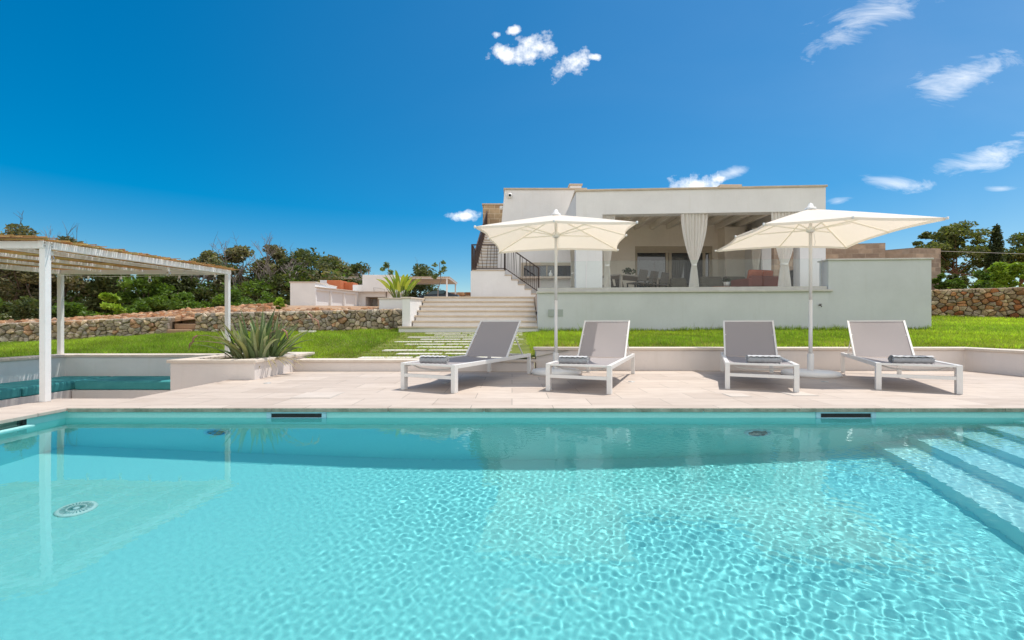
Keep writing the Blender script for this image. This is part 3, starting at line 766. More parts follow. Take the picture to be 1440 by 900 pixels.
def railing(mb, p, q, hgt=.92, n=14, jit=.35, seed=1):
    rr_ = random.Random(seed); p, q = Vector(p), Vector(q)
    for z in (hgt, .06): mb.bar(p+Vector((0, 0, z)), q+Vector((0, 0, z)), .04, .03 if z < .5 else .04)
    for i in range(n+1):
        t0 = i/n; t1 = min(1, max(0, t0+rr_.uniform(-jit, jit)/n*2))
        mb.bar(p.lerp(q, t0)+Vector((0, 0, .06)), p.lerp(q, t1)+Vector((0, 0, hgt)), .016)
    for e_ in (p, q): mb.bar(e_+Vector((0, 0, -.02)), e_+Vector((0, 0, hgt+.02)), .045)
zt = LZ+.035
railing(rl, (-1.46, 16.03, zt), (LX0, 16.03, zt), n=9, seed=2)
railing(rl, (LX0+.02, 16.03, zt), (LX0+1.24, 16.03, zt-RS*5), n=17, seed=3)
railing(rl, (-1.46, 16.05, zt), (-1.44, 17.2, zt), n=9, seed=4)
railing(rl, (-1.44, 17.25, zt), (-1.22, 21.5, zt+RS*15.5), n=44, seed=5)
rl.build('railing', M['dark_metal'], fl)

# house volumes
HL = [(-.33, 17.3), (2.95, 17.3), (2.95, 23.5), (-.33, 23.5)]
hb = MB()
# left volume with battered left edge
b0_, b1_ = tz-.1, 6.1
hb.add([(-.72, 17.3, b0_), (2.9, 17.3, b0_), (2.9, 24, b0_), (-.3, 24, b0_), (-.29, 17.3, b1_), (2.9, 17.3, b1_), (2.9, 24, b1_), (-.29, 24, b1_)],
       [(0, 3, 2, 1), (4, 5, 6, 7), (0, 1, 5, 4), (1, 2, 6, 5), (2, 3, 7, 6), (3, 0, 4, 7)])
# (front openings of the left volume are framed proud of the wall below)
hb.build('wing_wall', M['white'], hr, bevel=.01)
MB().box((-.33, 17.26, 6.101), (2.94, 24.04, 6.17)).build('wing_coping', M['coping'], hr, bevel=.01)
ch = MB().box((2.42, 18.4, 6.171), (2.9, 19.0, 6.62)).build('chimney', M['white'], hr, bevel=.01)
MB().box((2.38, 18.36, 6.621), (2.94, 19.04, 6.69)).build('chimney_cap', M['coping'], ch, bevel=.01)
# portico: footprint
A_, B_, C_, D_ = (2.02, 13.9), (9.55, 13.42), (9.9, 17.9), (2.15, 17.9)
fy = lambda x: 13.9-(x-2.02)*.0637
pm = MB()
pm.prism([A_, B_, (B_[0]+.03, B_[1]+.35), (A_[0], A_[1]+.35)], 4.27, 5.0)                                   # front beam
pm.prism([(2.02, 14.251), (2.37, 14.251), (2.37, 17.3), (2.02, 17.3)], 4.27, 5.0)                          # left beam
pm.prism([(9.24, 13.79), (9.6, 13.79), (9.9, 17.9), (9.55, 17.9)], 4.27, 5.0)                                 # right beam
pm.prism([A_, (2.84, fy(2.84)), (2.84, fy(2.84)+.35), (2.02, 14.25)], tz+.001, 4.269)                     # left pillar
pm.prism([(8.80, fy(8.80)), B_, (9.57, 13.77), (8.82, fy(8.8)+.35)], tz+.001, 4.269)                      # right pillar
pm.prism([(9.0, 15.9), (9.35, 15.9), (9.55, 17.899), (9.2, 17.899)], tz+.001, 4.269)                         # right rear wall piece
pm.build('porch_frame', M['white'], hr)
MB().prism([(2.371, 14.251), (9.23, 13.80), (9.54, 17.85), (2.371, 17.85)], 4.86, 4.98).build('porch_ceiling', M['ceiling'], hr)
for i in range(10):
    xa = 2.95+i*.66
    MB().prism([(xa, fy(xa)+.36), (xa+.14, fy(xa)+.36), (xa+.14, 17.84), (xa, 17.84)], 4.66, 4.859).build('ceiling_beam', M['ceiling'], hr, bevel=.01)
rc = MB(); rc.prism(offset([A_, B_, C_, D_], .04), 5.001, 5.06); rc.build('roof_coping', M['coping'], hr, bevel=.008)
MB().prism([(6.9, 14.6), (7.62, 14.6), (7.62, 15.4), (6.9, 15.4)], 5.061, 5.46).build('roof_hatch', M['coping'], hr, bevel=.01)
MB().prism([(2.3, 14.2), (6.8, 13.95), (6.8, 13.962), (2.3, 14.212)], 5.061, 5.17).build('roof_glass', M['glass'], hr)
MB().box((9.9, 14.6, tz), (9.93, 16, tz+1)).build('side_rail', M['glass'], hr)
# back wall with door opening
bw = MB(); y0_, y1_ = 17.9, 18.2; dx0, dx1, dzt = 5.0, 8.15, 4.0
bw.box((2.901, y0_, tz), (dx0, y1_, 4.95)); bw.box((dx1, y0_, tz), (9.9, y1_, 4.95)); bw.box((dx0, y0_, dzt), (dx1, y1_, 4.95))
bw.box((8.35, 17.3, tz), (9.16, y0_-.001, 4.66)); 
bw.build('back_wall', M['inner_wall'], hr, bevel=.01)
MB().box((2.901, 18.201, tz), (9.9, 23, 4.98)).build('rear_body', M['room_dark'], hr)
sd_ = MB(); fr_ = MB()
fr_.box((dx0, 17.93, dzt-.16), (dx1, 18.06, dzt)); fr_.box((dx0, 17.96, dzt-.26), (dx1, 18.1, dzt-.161))
for xx in (dx0, 6.27, 6.40, 7.78, dx1-.12): fr_.box((xx, 17.98, tz), (xx+.11, 18.08, dzt-.261))
door = MB().box((dx0+.11, 18.02, tz), (dx1-.12, 18.03, dzt-.26)).build('sliding_door', M['glass_dark'], hr)
fr_.build('door_frame', M['frame_beige'], door, bevel=.004)
MB().box((5.2, 18.10, tz+.05), (5.25, 18.11, dzt-.3)).build('door_handle', M['dark_metal'], door)
# kitchen window in the left wing, frame proud of the wall
wn_ = MB().box((.46, 17.285, 2.72), (2.30, 17.29, 3.12)).build('kitchen_window', M['glass_dark'], hr)
f2 = MB(); f2.box((.36, 17.22, 3.12), (2.40, 17.298, 3.24)); f2.box((.36, 17.22, 2.68), (.46, 17.298, 3.119)); f2.box((2.30, 17.24, 2.68), (2.40, 17.298, 3.119)); f2.box((1.34, 17.26, 2.72), (1.39, 17.284, 3.119))
f2.build('frame', M['frame_beige'], wn_, bevel=.003)
MB().box((.3, 17.02, 2.60), (2.46, 17.298, 2.679)).build('sill', M['coping_pale'], wn_, bevel=.004)
vs_ = MB().lathe([(0, 0), (.07, 0), (.085, .06), (.07, .12), (.03, .17), (.025, .22), (.035, .24)], 16).build('vase', M['white_plastic'], None, True); vs_.location = (1.50, 17.12, 2.68)
tag(vs_, 'small white vase on the kitchen window sill', 'vase')
# tower
MB().box((-1.43, 21.6, 1.6), (-.301, 24.2, 6.68)).build('tower', M['stoneblk'], hr)
MB().box((-1.47, 21.56, 6.681), (-.26, 24.24, 6.75)).build('tower_coping', M['coping'], hr, bevel=.01)
# rear stone wing at right
sw = empty('stone_wing', (0, 0, 0), 0, 'weathered brown stone block wing behind the white box wall', 'building')
b = MB(); b.prism([(14.2, 20.0), (16.6, 19.6), (16.6, 24), (14.0, 24)], 1.6, 4.45); b.prism([(11.5, 16.4), (14.19, 19.2), (14.19, 23), (11.5, 23)], 1.6, 4.42) if False else None
b.build('main_block', M['stoneblk_grey'], sw)
MB().prism([(17.2, 20.3), (17.9, 19.7), (19.35, 19.9), (19.35, 24), (17.2, 24)], 1.6, 4.25).build('end_block', M['stoneblk_grey'], sw)
MB().prism([(13.4, 19.0), (14.19, 20.4), (14.19, 24), (13.4, 24)], 1.6, 4.34).build('side_block', M['stoneblk_grey'], sw)
MB().prism([(10.4, 17.5), (13.39, 19.0), (13.39, 24), (10.4, 24)], 1.6, 4.30).build('link_block', M['stoneblk_grey'], sw)
MB().box((16.601, 20.6, 1.6), (17.199, 24, 4.2)).build('recess', M['stoneblk_grey'], sw)
# security camera
scm = empty('security_camera', (-.08, 17.27, 5.86), 0, 'white round security camera high on the left wing wall', 'security camera')
MB().lathe([(0, .0), (.10, .0), (.10, .05), (.05, .09), (0, .09)], 20).build('housing', M['white_plastic'], scm, True, 0).rotation_euler = (R(90), 0, 0)
MB().lathe([(0, .12), (.045, .10), (.055, .085)], 16).build('lens', M['black'], scm, True).rotation_euler = (R(90), 0, 0)
wl = empty('wall_lamp', (-.34, 17.5, 5.45), 0, 'small white lamp on the corner of the left wing', 'wall lamp')
MB().lathe([(0, -.08), (.07, -.06), (.08, 0), (.07, .06), (0, .08)], 14).build('shade', M['white_plastic'], wl, True).location = (-.08, 0, 0)

# curtains
def curtain(label, x, y, wtop, wt, wb, ztie, phase, skew=0, mat='curtain'):
    r = empty('curtain', (x, y, tz), 0, label, 'curtain', 'white curtains of the porch'); mb = MB(); nu, nv = 64, 40; H = 4.26-tz
    def W(v):   # v=0 top .. 1 bottom
        vt = 1-ztie
        if v < vt: a = (v/vt); return wtop+(wt-wtop)*(a**1.9)
        a = (v-vt)/(1-vt); return wt+(wb-wt)*(a**.75)
    vs = []
    for j in range(nv+1):
        v = j/nv; w_ = W(v); amp = .045*(.35+.65*min(1, w_/wtop*1.1)); 
        for i in range(nu+1):
            u = i/nu-.5
            cx = skew*math.sin(min(1, v/(1-ztie))*math.pi/2)
            vs.append((u*w_+cx, amp*math.sin(u*2*math.pi*7.3+phase+1.2*math.sin(v*3+u*5))+.015*math.sin(u*31+v*4), H*(1-v)))
    fs = [(j*(nu+1)+i, j*(nu+1)+i+1, (j+1)*(nu+1)+i+1, (j+1)*(nu+1)+i) for j in range(nv) for i in range(nu)]
    mb.add(vs, fs); mb.build('cloth', M[mat], r, True)
    tb_ = MB(); tb_.lathe([(wt*.55, -.03), (wt*.58, 0), (wt*.55, .03)], 20, o=(skew, 0, H*ztie)); o = tb_.build('tieback', M[mat], r, True); 
    return r
curtain('white curtain tied back at the middle of the porch front', 5.68, fy(5.68)+.08, .80, .14, .36, .37, 0, 0)
curtain('white curtain gathered beside the left porch pillar', 3.05, fy(3.05)+.08, .40, .15, .26, .37, 1, -.05)
curtain('white curtain gathered at the right porch pillar', 8.38, fy(8.38)+.08, .82, .20, .46, .37, 2, 0)
curtain('white curtain by the right rear corner of the porch', 8.75, 15.7, .42, .14, .3, .37, 3, -.08)
curtain('white curtain hanging behind the left porch pillar', 2.2, 16.0, .22, .10, .2, .37, 4, 0)

# ------------------------------------------------------------------ terrace furniture
def chair(label, x, y, rz):
    r = empty('dining_chair', (x, y, tz), rz, label, 'chair', 'dark chairs round the dining table')
    MB().box((-.23, -.23, .42), (.23, .23, .46)).build('seat', M['wicker'], r, bevel=.01)
    MB().add([(-.23, .20, .50), (.23, .20, .50), (.21, .29, .86), (-.21, .29, .86), (-.23, .23, .50), (.23, .23, .50), (.21, .32, .86), (-.21, .32, .86)],
             [(0, 1, 2, 3), (7, 6, 5, 4), (0, 4, 5, 1), (3, 2, 6, 7), (0, 3, 7, 4), (1, 5, 6, 2)]).build('backrest', M['wicker'], r, bevel=.01)
    for a in (-.2, .2):
        for b_ in (-.2, .2): MB().bar((a, b_, 0), (a, b_, .42 if b_ < 0 else .5), .035).build('leg', M['black'], r)
    return r
ta = R(38); tcx, tcy = 4.15, 15.55
dt = empty('dining_table', (tcx, tcy, tz), ta, 'pale rectangular dining table on the left of the porch', 'table')
MB().box((-1.1, -.5, .70), (1.1, .5, .75)).build('tabletop', M['wood_lt'], dt, bevel=.006)
for a in (-1.02, 1.02):
    for b_ in (-.42, .42): MB().bar((a, b_, 0), (a, b_, .70), .07).build('leg', M['wood_lt'], dt)
rot = Matrix.Rotation(ta, 3, 'Z')
for i, (a, b_, rz_, lb) in enumerate([(-.6, -.72, math.pi, 'dark chair at near side of the dining table, left one'), (.0, -.72, math.pi, 'dark chair at near side of the dining table, middle one'), (.62, -.72, math.pi, 'dark chair at near side of the dining table, right one'),
                         (-.6, .72, 0, 'dark chair at far side of the dining table, left one'), (.05, .72, 0, 'dark chair at far side of the dining table, middle one'), (.65, .72, 0, 'dark chair at far side of the dining table, right one')]):
    p = rot @ Vector((a, b_, 0)); chair(lb, tcx+p.x, tcy+p.y, ta+rz_)
def leafcloud(mb, c, rad, n, size, cols, rr_, flat=1.0):
    for _ in range(n):
        d = Vector((rr_.gauss(0, 1), rr_.gauss(0, 1), rr_.gauss(0, 1)*flat)).normalized()*(rr_.random()**.45)
        p = Vector(c)+Vector((d.x*rad[0], d.y*rad[1], d.z*rad[2]))
        a = Vector((rr_.gauss(0, 1), rr_.gauss(0, 1), rr_.gauss(0, .7))).normalized(); b_ = a.cross(Vector((rr_.gauss(0, 1), rr_.gauss(0, 1), rr_.gauss(0, 1)))).normalized()
        s_ = size*rr_.uniform(.55, 1.35); cc = rr_.choice(cols); k = rr_.uniform(.72, 1.25)
        mb.add([p-a*s_, p+b_*s_*.45, p+a*s_, p-b_*s_*.45], [(0, 1, 2, 3)], tuple(v*k for v in cc))
cp = empty('potted_plant', (4.1, 15.5, tz+.75), 0, 'small leafy plant in a pot on the dining table', 'potted plant')
MB().lathe([(0, 0), (.07, 0), (.09, .12), (.08, .12)], 14).build('pot', M['wicker'], cp, True)
mb = MB(); leafcloud(mb, (0, 0, .2), (.24, .24, .12), 160, .05, [(.05, .08, .04), (.08, .11, .05)], rnd); mb.build('foliage', M['leaf'], cp)
def sofa(label, x, y, rz, L, mat, pil, n):
    r = empty('sofa', (x, y, tz), rz, label, 'sofa')
    MB().box((-L/2, -.42, .08), (L/2, .42, .30)).build('base', M['wicker'], r, bevel=.02)
    MB().box((-L/2, .28, .30), (L/2, .42, .66)).build('backrest', mat, r, bevel=.05, seg=3)
    for s_ in (-1, 1): MB().box((s_*L/2-.07, -.42, .30), (s_*L/2+.07, .42, .58)).build('armrest', mat, r, bevel=.05, seg=3)
    MB().box((-L/2+.08, -.40, .302), (L/2-.08, .27, .44)).build('seat_cushion', mat, r, bevel=.04, seg=3)
    for i in range(n):
        xx = -L/2+.08+(L-.16)*(i+.5)/n; w_ = (L-.16)/n/2-.02
        o = MB().box((-w_, -.08, -.22), (w_, .08, .22)).build('back_cushion', pil, r, bevel=.07, seg=4); o.location = (xx, .18, .66); o.rotation_euler = (R(-12), 0, 0)
    return r
sofa('grey sofa with rounded cushions against the right rear wall of the porch', 7.9, 16.35, 0, 1.9, M['grey_fabric'], M['grey_fabric'], 2)
sofa('grey two seat sofa in front of the sliding door', 6.1, 16.9, 0, 1.5, M['grey_fabric'], M['grey_fabric'], 2)
sofa('brick red sofa with rust cushion at right side of the porch', 8.15, 14.75, R(195), 1.15, M['red_fabric'], M['orange_fabric'], 1)
ct = empty('coffee_table', (7.35, 15.3, tz), 0, 'low reddish wooden coffee table between the sofas', 'table')
MB().box((-.5, -.3, .34), (.5, .3, .38)).build('tabletop', M['wood'], ct, bevel=.006)
for a in (-.44, .44):
    for b_ in (-.24, .24): MB().bar((a, b_, 0), (a, b_, .34), .05).build('leg', M['wood'], ct)
pt = empty('flower_pot', (7.4, 15.2, tz+.38), 0, 'small white pot with dark sprig on the coffee table', 'pot')
MB().lathe([(0, 0), (.08, 0), (.11, .16), (.09, .16), (.09, .12), (0, .12)], 16).build('pot', M['white_plastic'], pt, True)
mb = MB(); leafcloud(mb, (0, 0, .22), (.12, .12, .08), 70, .05, [(.05, .07, .04)], rnd); mb.build('foliage', M['leaf'], pt)

# ------------------------------------------------------------------ parasols
def parasol(label, x, y, rz, half, zc, za, base_off):
    r = empty('parasol', (x, y, 0), rz, label, 'parasol', 'square cream parasols on the deck')
    base = MB(); base.lathe([(0, 0), (.40, 0), (.41, .03), (.38, .07), (.12, .085), (0, .085)], 40, o=(base_off[0], base_off[1], 0)); base.build('base', M['white_plastic'], r, True)
    MB().lathe([(.045, .086), (.045, .34), (.034, .35), (.03, .35)], 20).build('socket', M['white_metal'], r, True)
    MB().tube([(0, 0, .09), (0, 0, 1.2)], .027, 16).tube([(0, 0, 1.2), (0, 0, za-.02)], .024, 16).build('pole', M['white_metal'], r, True)
    MB().lathe([(0, za+.10), (.03, za+.08), (.045, za+.03), (.075, za+.02), (.08, za-.015)], 20).build('finial', M['white_plastic'], r, True)
    ze = zc+.05     # mid-edge height
    nR = 18; mb = MB(); ring = []
    per = 12        # samples per half side
    pts = []
    cors = [(-1, -1), (1, -1), (1, 1), (-1, 1)]
    for k in range(4):
        a = Vector(cors[k]); b_ = Vector(cors[(k+1) % 4])
        for i in range(2*per):
            t_ = i/(2*per); p = a.lerp(b_, t_)
            # sag inward between rib ends (corner, middle, corner)
            tt = (t_*2) % 1; sag = .045*math.sin(math.pi*tt)
            m_ = (a+b_)/2; out = m_.normalized()
            p2 = p-out*sag
            zz = zc+(ze-zc)*(1-abs(2*t_-1))-.0*sag
            pts.append((p2.x*half, p2.y*half, zz, sag))
    n_ = len(pts); vs = [(0, 0, za)]
    for j in range(1, nR+1):
        s_ = j/nR
        for (px, py, pz, sag) in pts:
            drop = s_**1.05
            z = za+(pz-za)*drop - .35*sag*math.sin(math.pi*s_)*.6
            vs.append((px*s_, py*s_, z))
    fs = [(0, 1+i, 1+(i+1) % n_) for i in range(n_)]
    for j in range(nR-1):
        fs += [(1+j*n_+i, 1+(j+1)*n_+i, 1+(j+1)*n_+(i+1) % n_, 1+j*n_+(i+1) % n_) for i in range(n_)]
    mb.add(vs, fs); cn = mb.build('canopy', M['canopy'], r, True)
    # hem strip
    hm = MB(); rim = [Vector(vs[1+(nR-1)*n_+i]) for i in range(n_)]
    hv = []; 
    for p in rim: hv += [p+Vector((0, 0, .002)), p+Vector((0, 0, -.035))]
    hm.add(hv, [(2*i, 2*i+1, (2*i+3) % (2*n_), (2*i+2) % (2*n_)) for i in range(n_)]); hm.build('hem', M['canopy'], cn, True)
    hz = za-.33
    MB().lathe([(.04, hz-.04), (.06, hz-.03), (.06, hz+.03), (.04, hz+.05)], 16).build('hub', M['white_plastic'], r, True)
    for k in range(8):
        a = k*math.pi/4; R_ = half*(math.sqrt(2) if k % 2 else 1); zz = zc if k % 2 else ze
        d = Vector((math.cos(a), math.sin(a), 0))
        rb_ = MB().bar((d*.05)+Vector((0, 0, za-.045)), d*(R_+.015)+Vector((0, 0, zz-.012)), .012, .016).build('rib', M['rib'], r)
        f = .52; z_ = za-.045+(zz-.012-za+.045)*f
        MB().bar(d*.05+Vector((0, 0, hz)), d*(R_*f)+Vector((0, 0, z_-.012)), .012, .016).build('strut', M['rib'], rb_)
        MB().lathe([(0, -.02), (.014, -.016), (.014, .016), (0, .02)], 8, o=(d.x*(R_+.02), d.y*(R_+.02), zz-.01)).build('tip', M['white_plastic'], rb_, True)
    MB().tube([(.03, -.03, hz-.03), (.05, -.04, hz-.2), (.035, -.03, hz-.28)], .004, 5).build('cord', M['white_plastic'], r)
    return r
parasol('cream parasol standing behind the second lounger, left of the two', .72, 7.22, R(-7), 1.105, 2.20, 2.60, (0, 0))
parasol('cream parasol between the third and fourth lounger, right of the two', 4.74, 7.0, R(-9), 1.095, 2.20, 2.64, (0, 0))

# ------------------------------------------------------------------ loungers
def lounger():
    r = empty('sun_lounger'); L, W_, H = 2.34, .79, .335; hx = W_/2
    # origin: centre of the front (foot end), y towards the head
    for sx in (-1, 1):
        for y in (.035, L-.035):
            MB().box((sx*hx-.055 if sx > 0 else sx*hx, y-.022, 0), (sx*hx if sx > 0 else sx*hx+.055, y+.022+ (.03 if y < 1 else 0), H-.001)).build('leg', M['grey_metal'] if False else M['white_metal'], r, bevel=.004)
        MB().box((min(sx*hx, sx*hx-sx*.034), .09, H-.052), (max(sx*hx, sx*hx-sx*.034), L-.06, H)).build('side_rail', M['white_metal'], r, bevel=.005)
    MB().box((-hx+.035, .02, H-.175), (hx-.035, .05, H-.135)).build('stretcher', M['white_metal'], r, bevel=.003)
    MB().box((-hx+.035, L-.06, H-.05), (hx-.035, L-.03, H-.01)).build('cross_bar', M['white_metal'], r, bevel=.003)
    # sling seat
    sl_ = MB(); nu, nv = 14, 20; vs = []; sw_ = hx-.045; hinge = 1.50
    for j in range(nv+1):
        y = .03+(hinge-.03)*j/nv
        for i in range(nu+1):
            u = i/nu*2-1
            vs.append((u*sw_, y, H-.014-.022*(1-u*u)*(.55+.45*math.sin(math.pi*j/nv))))
    sl_.add(vs, [(j*(nu+1)+i, j*(nu+1)+i+1, (j+1)*(nu+1)+i+1, (j+1)*(nu+1)+i) for j in range(nv) for i in range(nu)])
    seat = sl_.build('seat', M['sling'], r, True)
    fr = MB()
    for sx in (-1, 1): fr.bar((sx*(sw_+.006), .03, H-.014), (sx*(sw_+.006), hinge, H-.014), .02, .022)
    fr.bar((-sw_, .03, H-.016), (sw_, .03, H-.016), .022, .022)
    for yy_ in (.16, .95):       # bowed cross bars beneath the sling
        fr.tube([(-sw_+.0, yy_, H-.03), (-sw_*.6, yy_, H-.075), (0, yy_, H-.09), (sw_*.6, yy_, H-.075), (sw_, yy_, H-.03)], .009, 8)
    fr.build('seat_frame', M['white_metal'], r)
    # backrest
    bl, ba = .72, R(48); by, bz = bl*math.cos(ba), bl*math.sin(ba)
    bk_ = MB(); vs = []
    for j in range(nv+1):
        s_ = j/nv
        for i in range(nu+1):
            u = i/nu*2-1; dip = .02*(1-u*u)*math.sin(math.pi*s_)
            vs.append((u*(sw_-.012), hinge+.01+by*s_+dip*math.sin(ba), H-.012+bz*s_-dip*math.cos(ba)))
    bk_.add(vs, [(j*(nu+1)+i, j*(nu+1)+i+1, (j+1)*(nu+1)+i+1, (j+1)*(nu+1)+i) for j in range(nv) for i in range(nu)])
    bk_.build('backrest', M['sling'], r, True)
    bf = MB()
    for sx in (-1, 1): bf.bar((sx*sw_, hinge, H-.014), (sx*sw_, hinge+.01+by*1.015, H-.012+bz*1.015), .024, .022)
    bf.bar((-sw_, hinge+.01+by*1.01, H-.012+bz*1.01), (sw_, hinge+.01+by*1.01, H-.012+bz*1.01), .022, .022)
    for sx in (-1, 1): bf.bar((sx*(sw_-.02), hinge+by*.62, H+bz*.62-.02), (sx*(sw_-.02), hinge+.66, H-.03), .014, .014)
    bf.bar((-sw_+.02, hinge+.66, H-.03), (sw_-.02, hinge+.66, H-.03), .014, .014)
    bf.build('backrest_frame', M['white_metal'], r)
    return r
P0 = lounger()
spots = [(-1.03, 5.29, 25, 'light framed sun lounger nearest the planter, its backrest in parasol shade'),
         (.77, 5.20, 22, 'light framed sun lounger in front of the left parasol, its pale backrest sunlit'),
         (3.02, 5.34, 24, 'light framed sun lounger with dark shaded backrest left of the right parasol pole'),
         (4.84, 5.25, 28, 'light framed sun lounger at right of the right parasol, half shaded backrest')]
towl = ['rolled grey towel with fringe on the lounger nearest the planter', 'rolled grey towel on the lounger before the left parasol', 'rolled grey and white striped towel on the shaded lounger by the right pole', 'wide rolled grey towel on the lounger at far right']
for i, (x, y, a, lb) in enumerate(spots):
    o = P0 if i == 0 else copy_tree(P0)
    o.location = (x, y, 0); o.rotation_euler = (0, 0, -R(a)); tag(o, lb, 'sun lounger', 'sun loungers lined up on the pool deck')
def towel(label, x, y, rz, w_, seed):
    rr_ = random.Random(seed); r = empty('towel', (x, y, .335-.020), rz, label, 'towel', 'rolled towels on the loungers')
    mb = MB(); nt, nl = 40, 26; vs = []; rad = .057
    # spiral cross-section swept along X; outer surface slightly flattened
    prof = []
    for k in range(nt*2+1):
        th = 2*math.pi*k/nt; q = .35+.65*k/(nt*2); prof.append((rad*q*1.12*math.cos(th+2.2), rad*q*.92*math.sin(th+2.2)))
    for j in range(nl+1):
        u = j/nl-.5
        for (a, b_) in prof:
            vs.append((u*w_+.004*math.sin(9*a*30+seed), a+.002*math.sin(u*21+b_*60), .052+b_+.0025*math.sin(u*34+a*50+seed)))
    n_ = len(prof)
    mb.add(vs, [(j*n_+i, (j+1)*n_+i, (j+1)*n_+i+1, j*n_+i+1) for j in range(nl) for i in range(n_-1)])
    body = mb.build('roll', M['towel'], r, True, solid=.006)
    sb = MB()
    for (c0, c1) in ((-.10, .5), (1.9, 2.35)):
        vs = []
        for j in range(nl+1):
            for k in range(5):
                th = c0+(c1-c0)*k/4; u = j/nl-.5
                vs.append((u*w_*.995, rad*1.12*1.085*math.cos(th), .052+rad*.92*1.10*math.sin(th)+.0025*math.sin(u*34+rad*math.cos(th)*50+seed)))
        sb.add(vs, [(j*5+k, j*5+k+1, (j+1)*5+k+1, (j+1)*5+k) for j in range(nl) for k in range(4)])
    sb.build('stripe', M['towel_pale'], body, True)
    fr = MB()
    for k in range(46):
        th = rr_.uniform(0, 6.28); q = rr_.uniform(.35, 1.05)*rad; e = w_/2
        p = Vector((e, q*1.1*math.cos(th), .052+q*.9*math.sin(th))); fr.bar(p, p+Vector((rr_.uniform(.008, .02), rr_.uniform(-.008, .008), rr_.uniform(-.012, .006))), .004)
    fr.build('fringe', M['towel_pale'], body)
for i, (s_, off, w_, ex) in enumerate([(.20, -.03, .34, 4), (.20, -.10, .34, 0), (.22, .04, .37, 3), (.26, .0, .44, 10)]):
    x, y, a, _ = spots[i]; a = R(a); p = (x+s_*math.sin(a)+off*math.cos(a), y+s_*math.cos(a)-off*math.sin(a))
    towel(towl[i], p[0], p[1], -a*.55+R(ex)*.5, w_, i+3)

# deck fittings
for (px, py), lb in zip([(376, 539), (627, 539), (888, 537), (1160, 537)], ['small dark floor outlet right of the planter', 'small dark floor outlet under the first lounger', 'small dark floor outlet right of the second lounger', 'small dark floor outlet between the two right loungers']):
    d = EYE*F/(py-HY); o = MB().lathe([(0, .0105), (.018, .010), (.02, .006), (.045, .006), (.05, .0)], 18).build('floor_outlet', M['grey_metal'], None, True)
    o.location = ((px-CX)*d/F, d, .001); tag(o, lb, 'floor outlet', 'floor outlets in the deck')
for (px, py, w_, h_), lb in zip([(447, 556, .44, .40), (1036, 556, .24, .24), (1122, 554, .30, .3)], ['square access cover in the deck left of the loungers', 'small square access cover in front of the third lounger', 'square access cover just right of the third lounger']):
    d = EYE*F/(py-HY); r = empty('access_cover', ((px-CX)*d/F, d, 0), 0, lb, 'access cover', 'access covers in the deck')
    MB().box((-w_/2, -h_/2, .001), (w_/2, h_/2, .003)).build('joint', M['coping_grey'], r)
    MB().box((-w_/2+.008, -h_/2+.008, .0035), (w_/2-.008, h_/2-.008, .006)).build('lid', M['lid'], r)
o = MB().box((-.2, -.12, 0), (.2, .12, .05)).build('lawn_slab', M['path'], None, bevel=.01); o.location = (-5.75, 12.4, float(lawn_z(-5.75, 12.4))+.02); tag(o, 'small white slab lying on the lawn below the stone wall', 'slab')

# ------------------------------------------------------------------ pergola
pg = empty('pergola', (-4.87, 4.6, 0), 0, 'white wooden pergola with reed roof over the sunken lounge', 'pergola')
gx0, gx1, gy0, gy1 = -2.86, 0, 0, 2.95     # local
zt_ = 1.60; zb_ = 1.67
def pz(y): return zt_+(zb_-zt_)*y/gy1
for (x, y, z0) in ((gx1, gy0, 0), (gx1, gy1, .29), (gx0, gy1, .30), (gx0, gy0, -.5)):
    MB().box((x-.032, y-.032, z0), (x+.032, y+.032, pz(y)-.0)).build('post', M['white_paint'], pg, bevel=.006)
bm = MB()
for x in (gx0, gx1): bm.bar((x, gy0-.05, pz(gy0)+.035), (x, gy1+.05, pz(gy1)+.035), .06, .075)
for y in (gy0, gy1): bm.bar((gx0+.031, y, pz(y)+.035), (gx1-.031, y, pz(y)+.035), .06, .075)
bm.bar((gx0-.8, gy0, pz(0)+.035), (gx0-.031, gy0, pz(0)+.035), .06, .075)
bm.build('beam', M['white_paint'], pg, bevel=.005)
for x in (-.72, -1.43, -2.14): MB().bar((x, gy0+.031, pz(gy0)+.05), (x, gy1-.031, pz(gy1)+.05), .04, .042).build('rafter', M['white_paint'], pg, bevel=.004)
bl_ = MB()
for (a, b_) in ((.0, .012), (.0, .05)): bl_.lathe([(0, .006), (.008, .004), (.009, 0)], 8)
for dx in (-.03, .03):
    for dz_ in (.02, .05):
        bl_.bar((.031, .0+dx*1.2, pz(0)+dz_), (.036, .0+dx*1.2, pz(0)+dz_), .014)
bl_.build('bolts', M['grey_metal'], pg)
rd = MB(); rr = random.Random(21); y = gy0-.12
while y < gy1+.12:
    w_ = rr.uniform(.007, .014); z = pz(y)+.085+rr.uniform(-.003, .006); c = rr.choice([(.48, .34, .18), (.56, .42, .24), (.38, .26, .13), (.62, .50, .32)])
    x_ = gx0-.9
    while x_ < gx1+.05:
        ln = rr.uniform(.9, 1.9); e_ = min(x_+ln, gx1+rr.uniform(.03, .13)); 
        rd.bar((x_, y+rr.uniform(-.003, .003), z), (e_, y+rr.uniform(-.004, .004), z+rr.uniform(-.004, .004)), w_, w_*.8, c=tuple(v*rr.uniform(.85, 1.15) for v in c)); x_ = e_+.003
    y += w_+rr.choice([.0005, .001, .002, .004, .008, .016])
for x in (-2.4, -1.75, -1.1, -.4): rd.bar((x, gy0-.12, pz(gy0)+.073), (x, gy1+.12, pz(gy1)+.073), .006, .006, c=(.2, .15, .1))
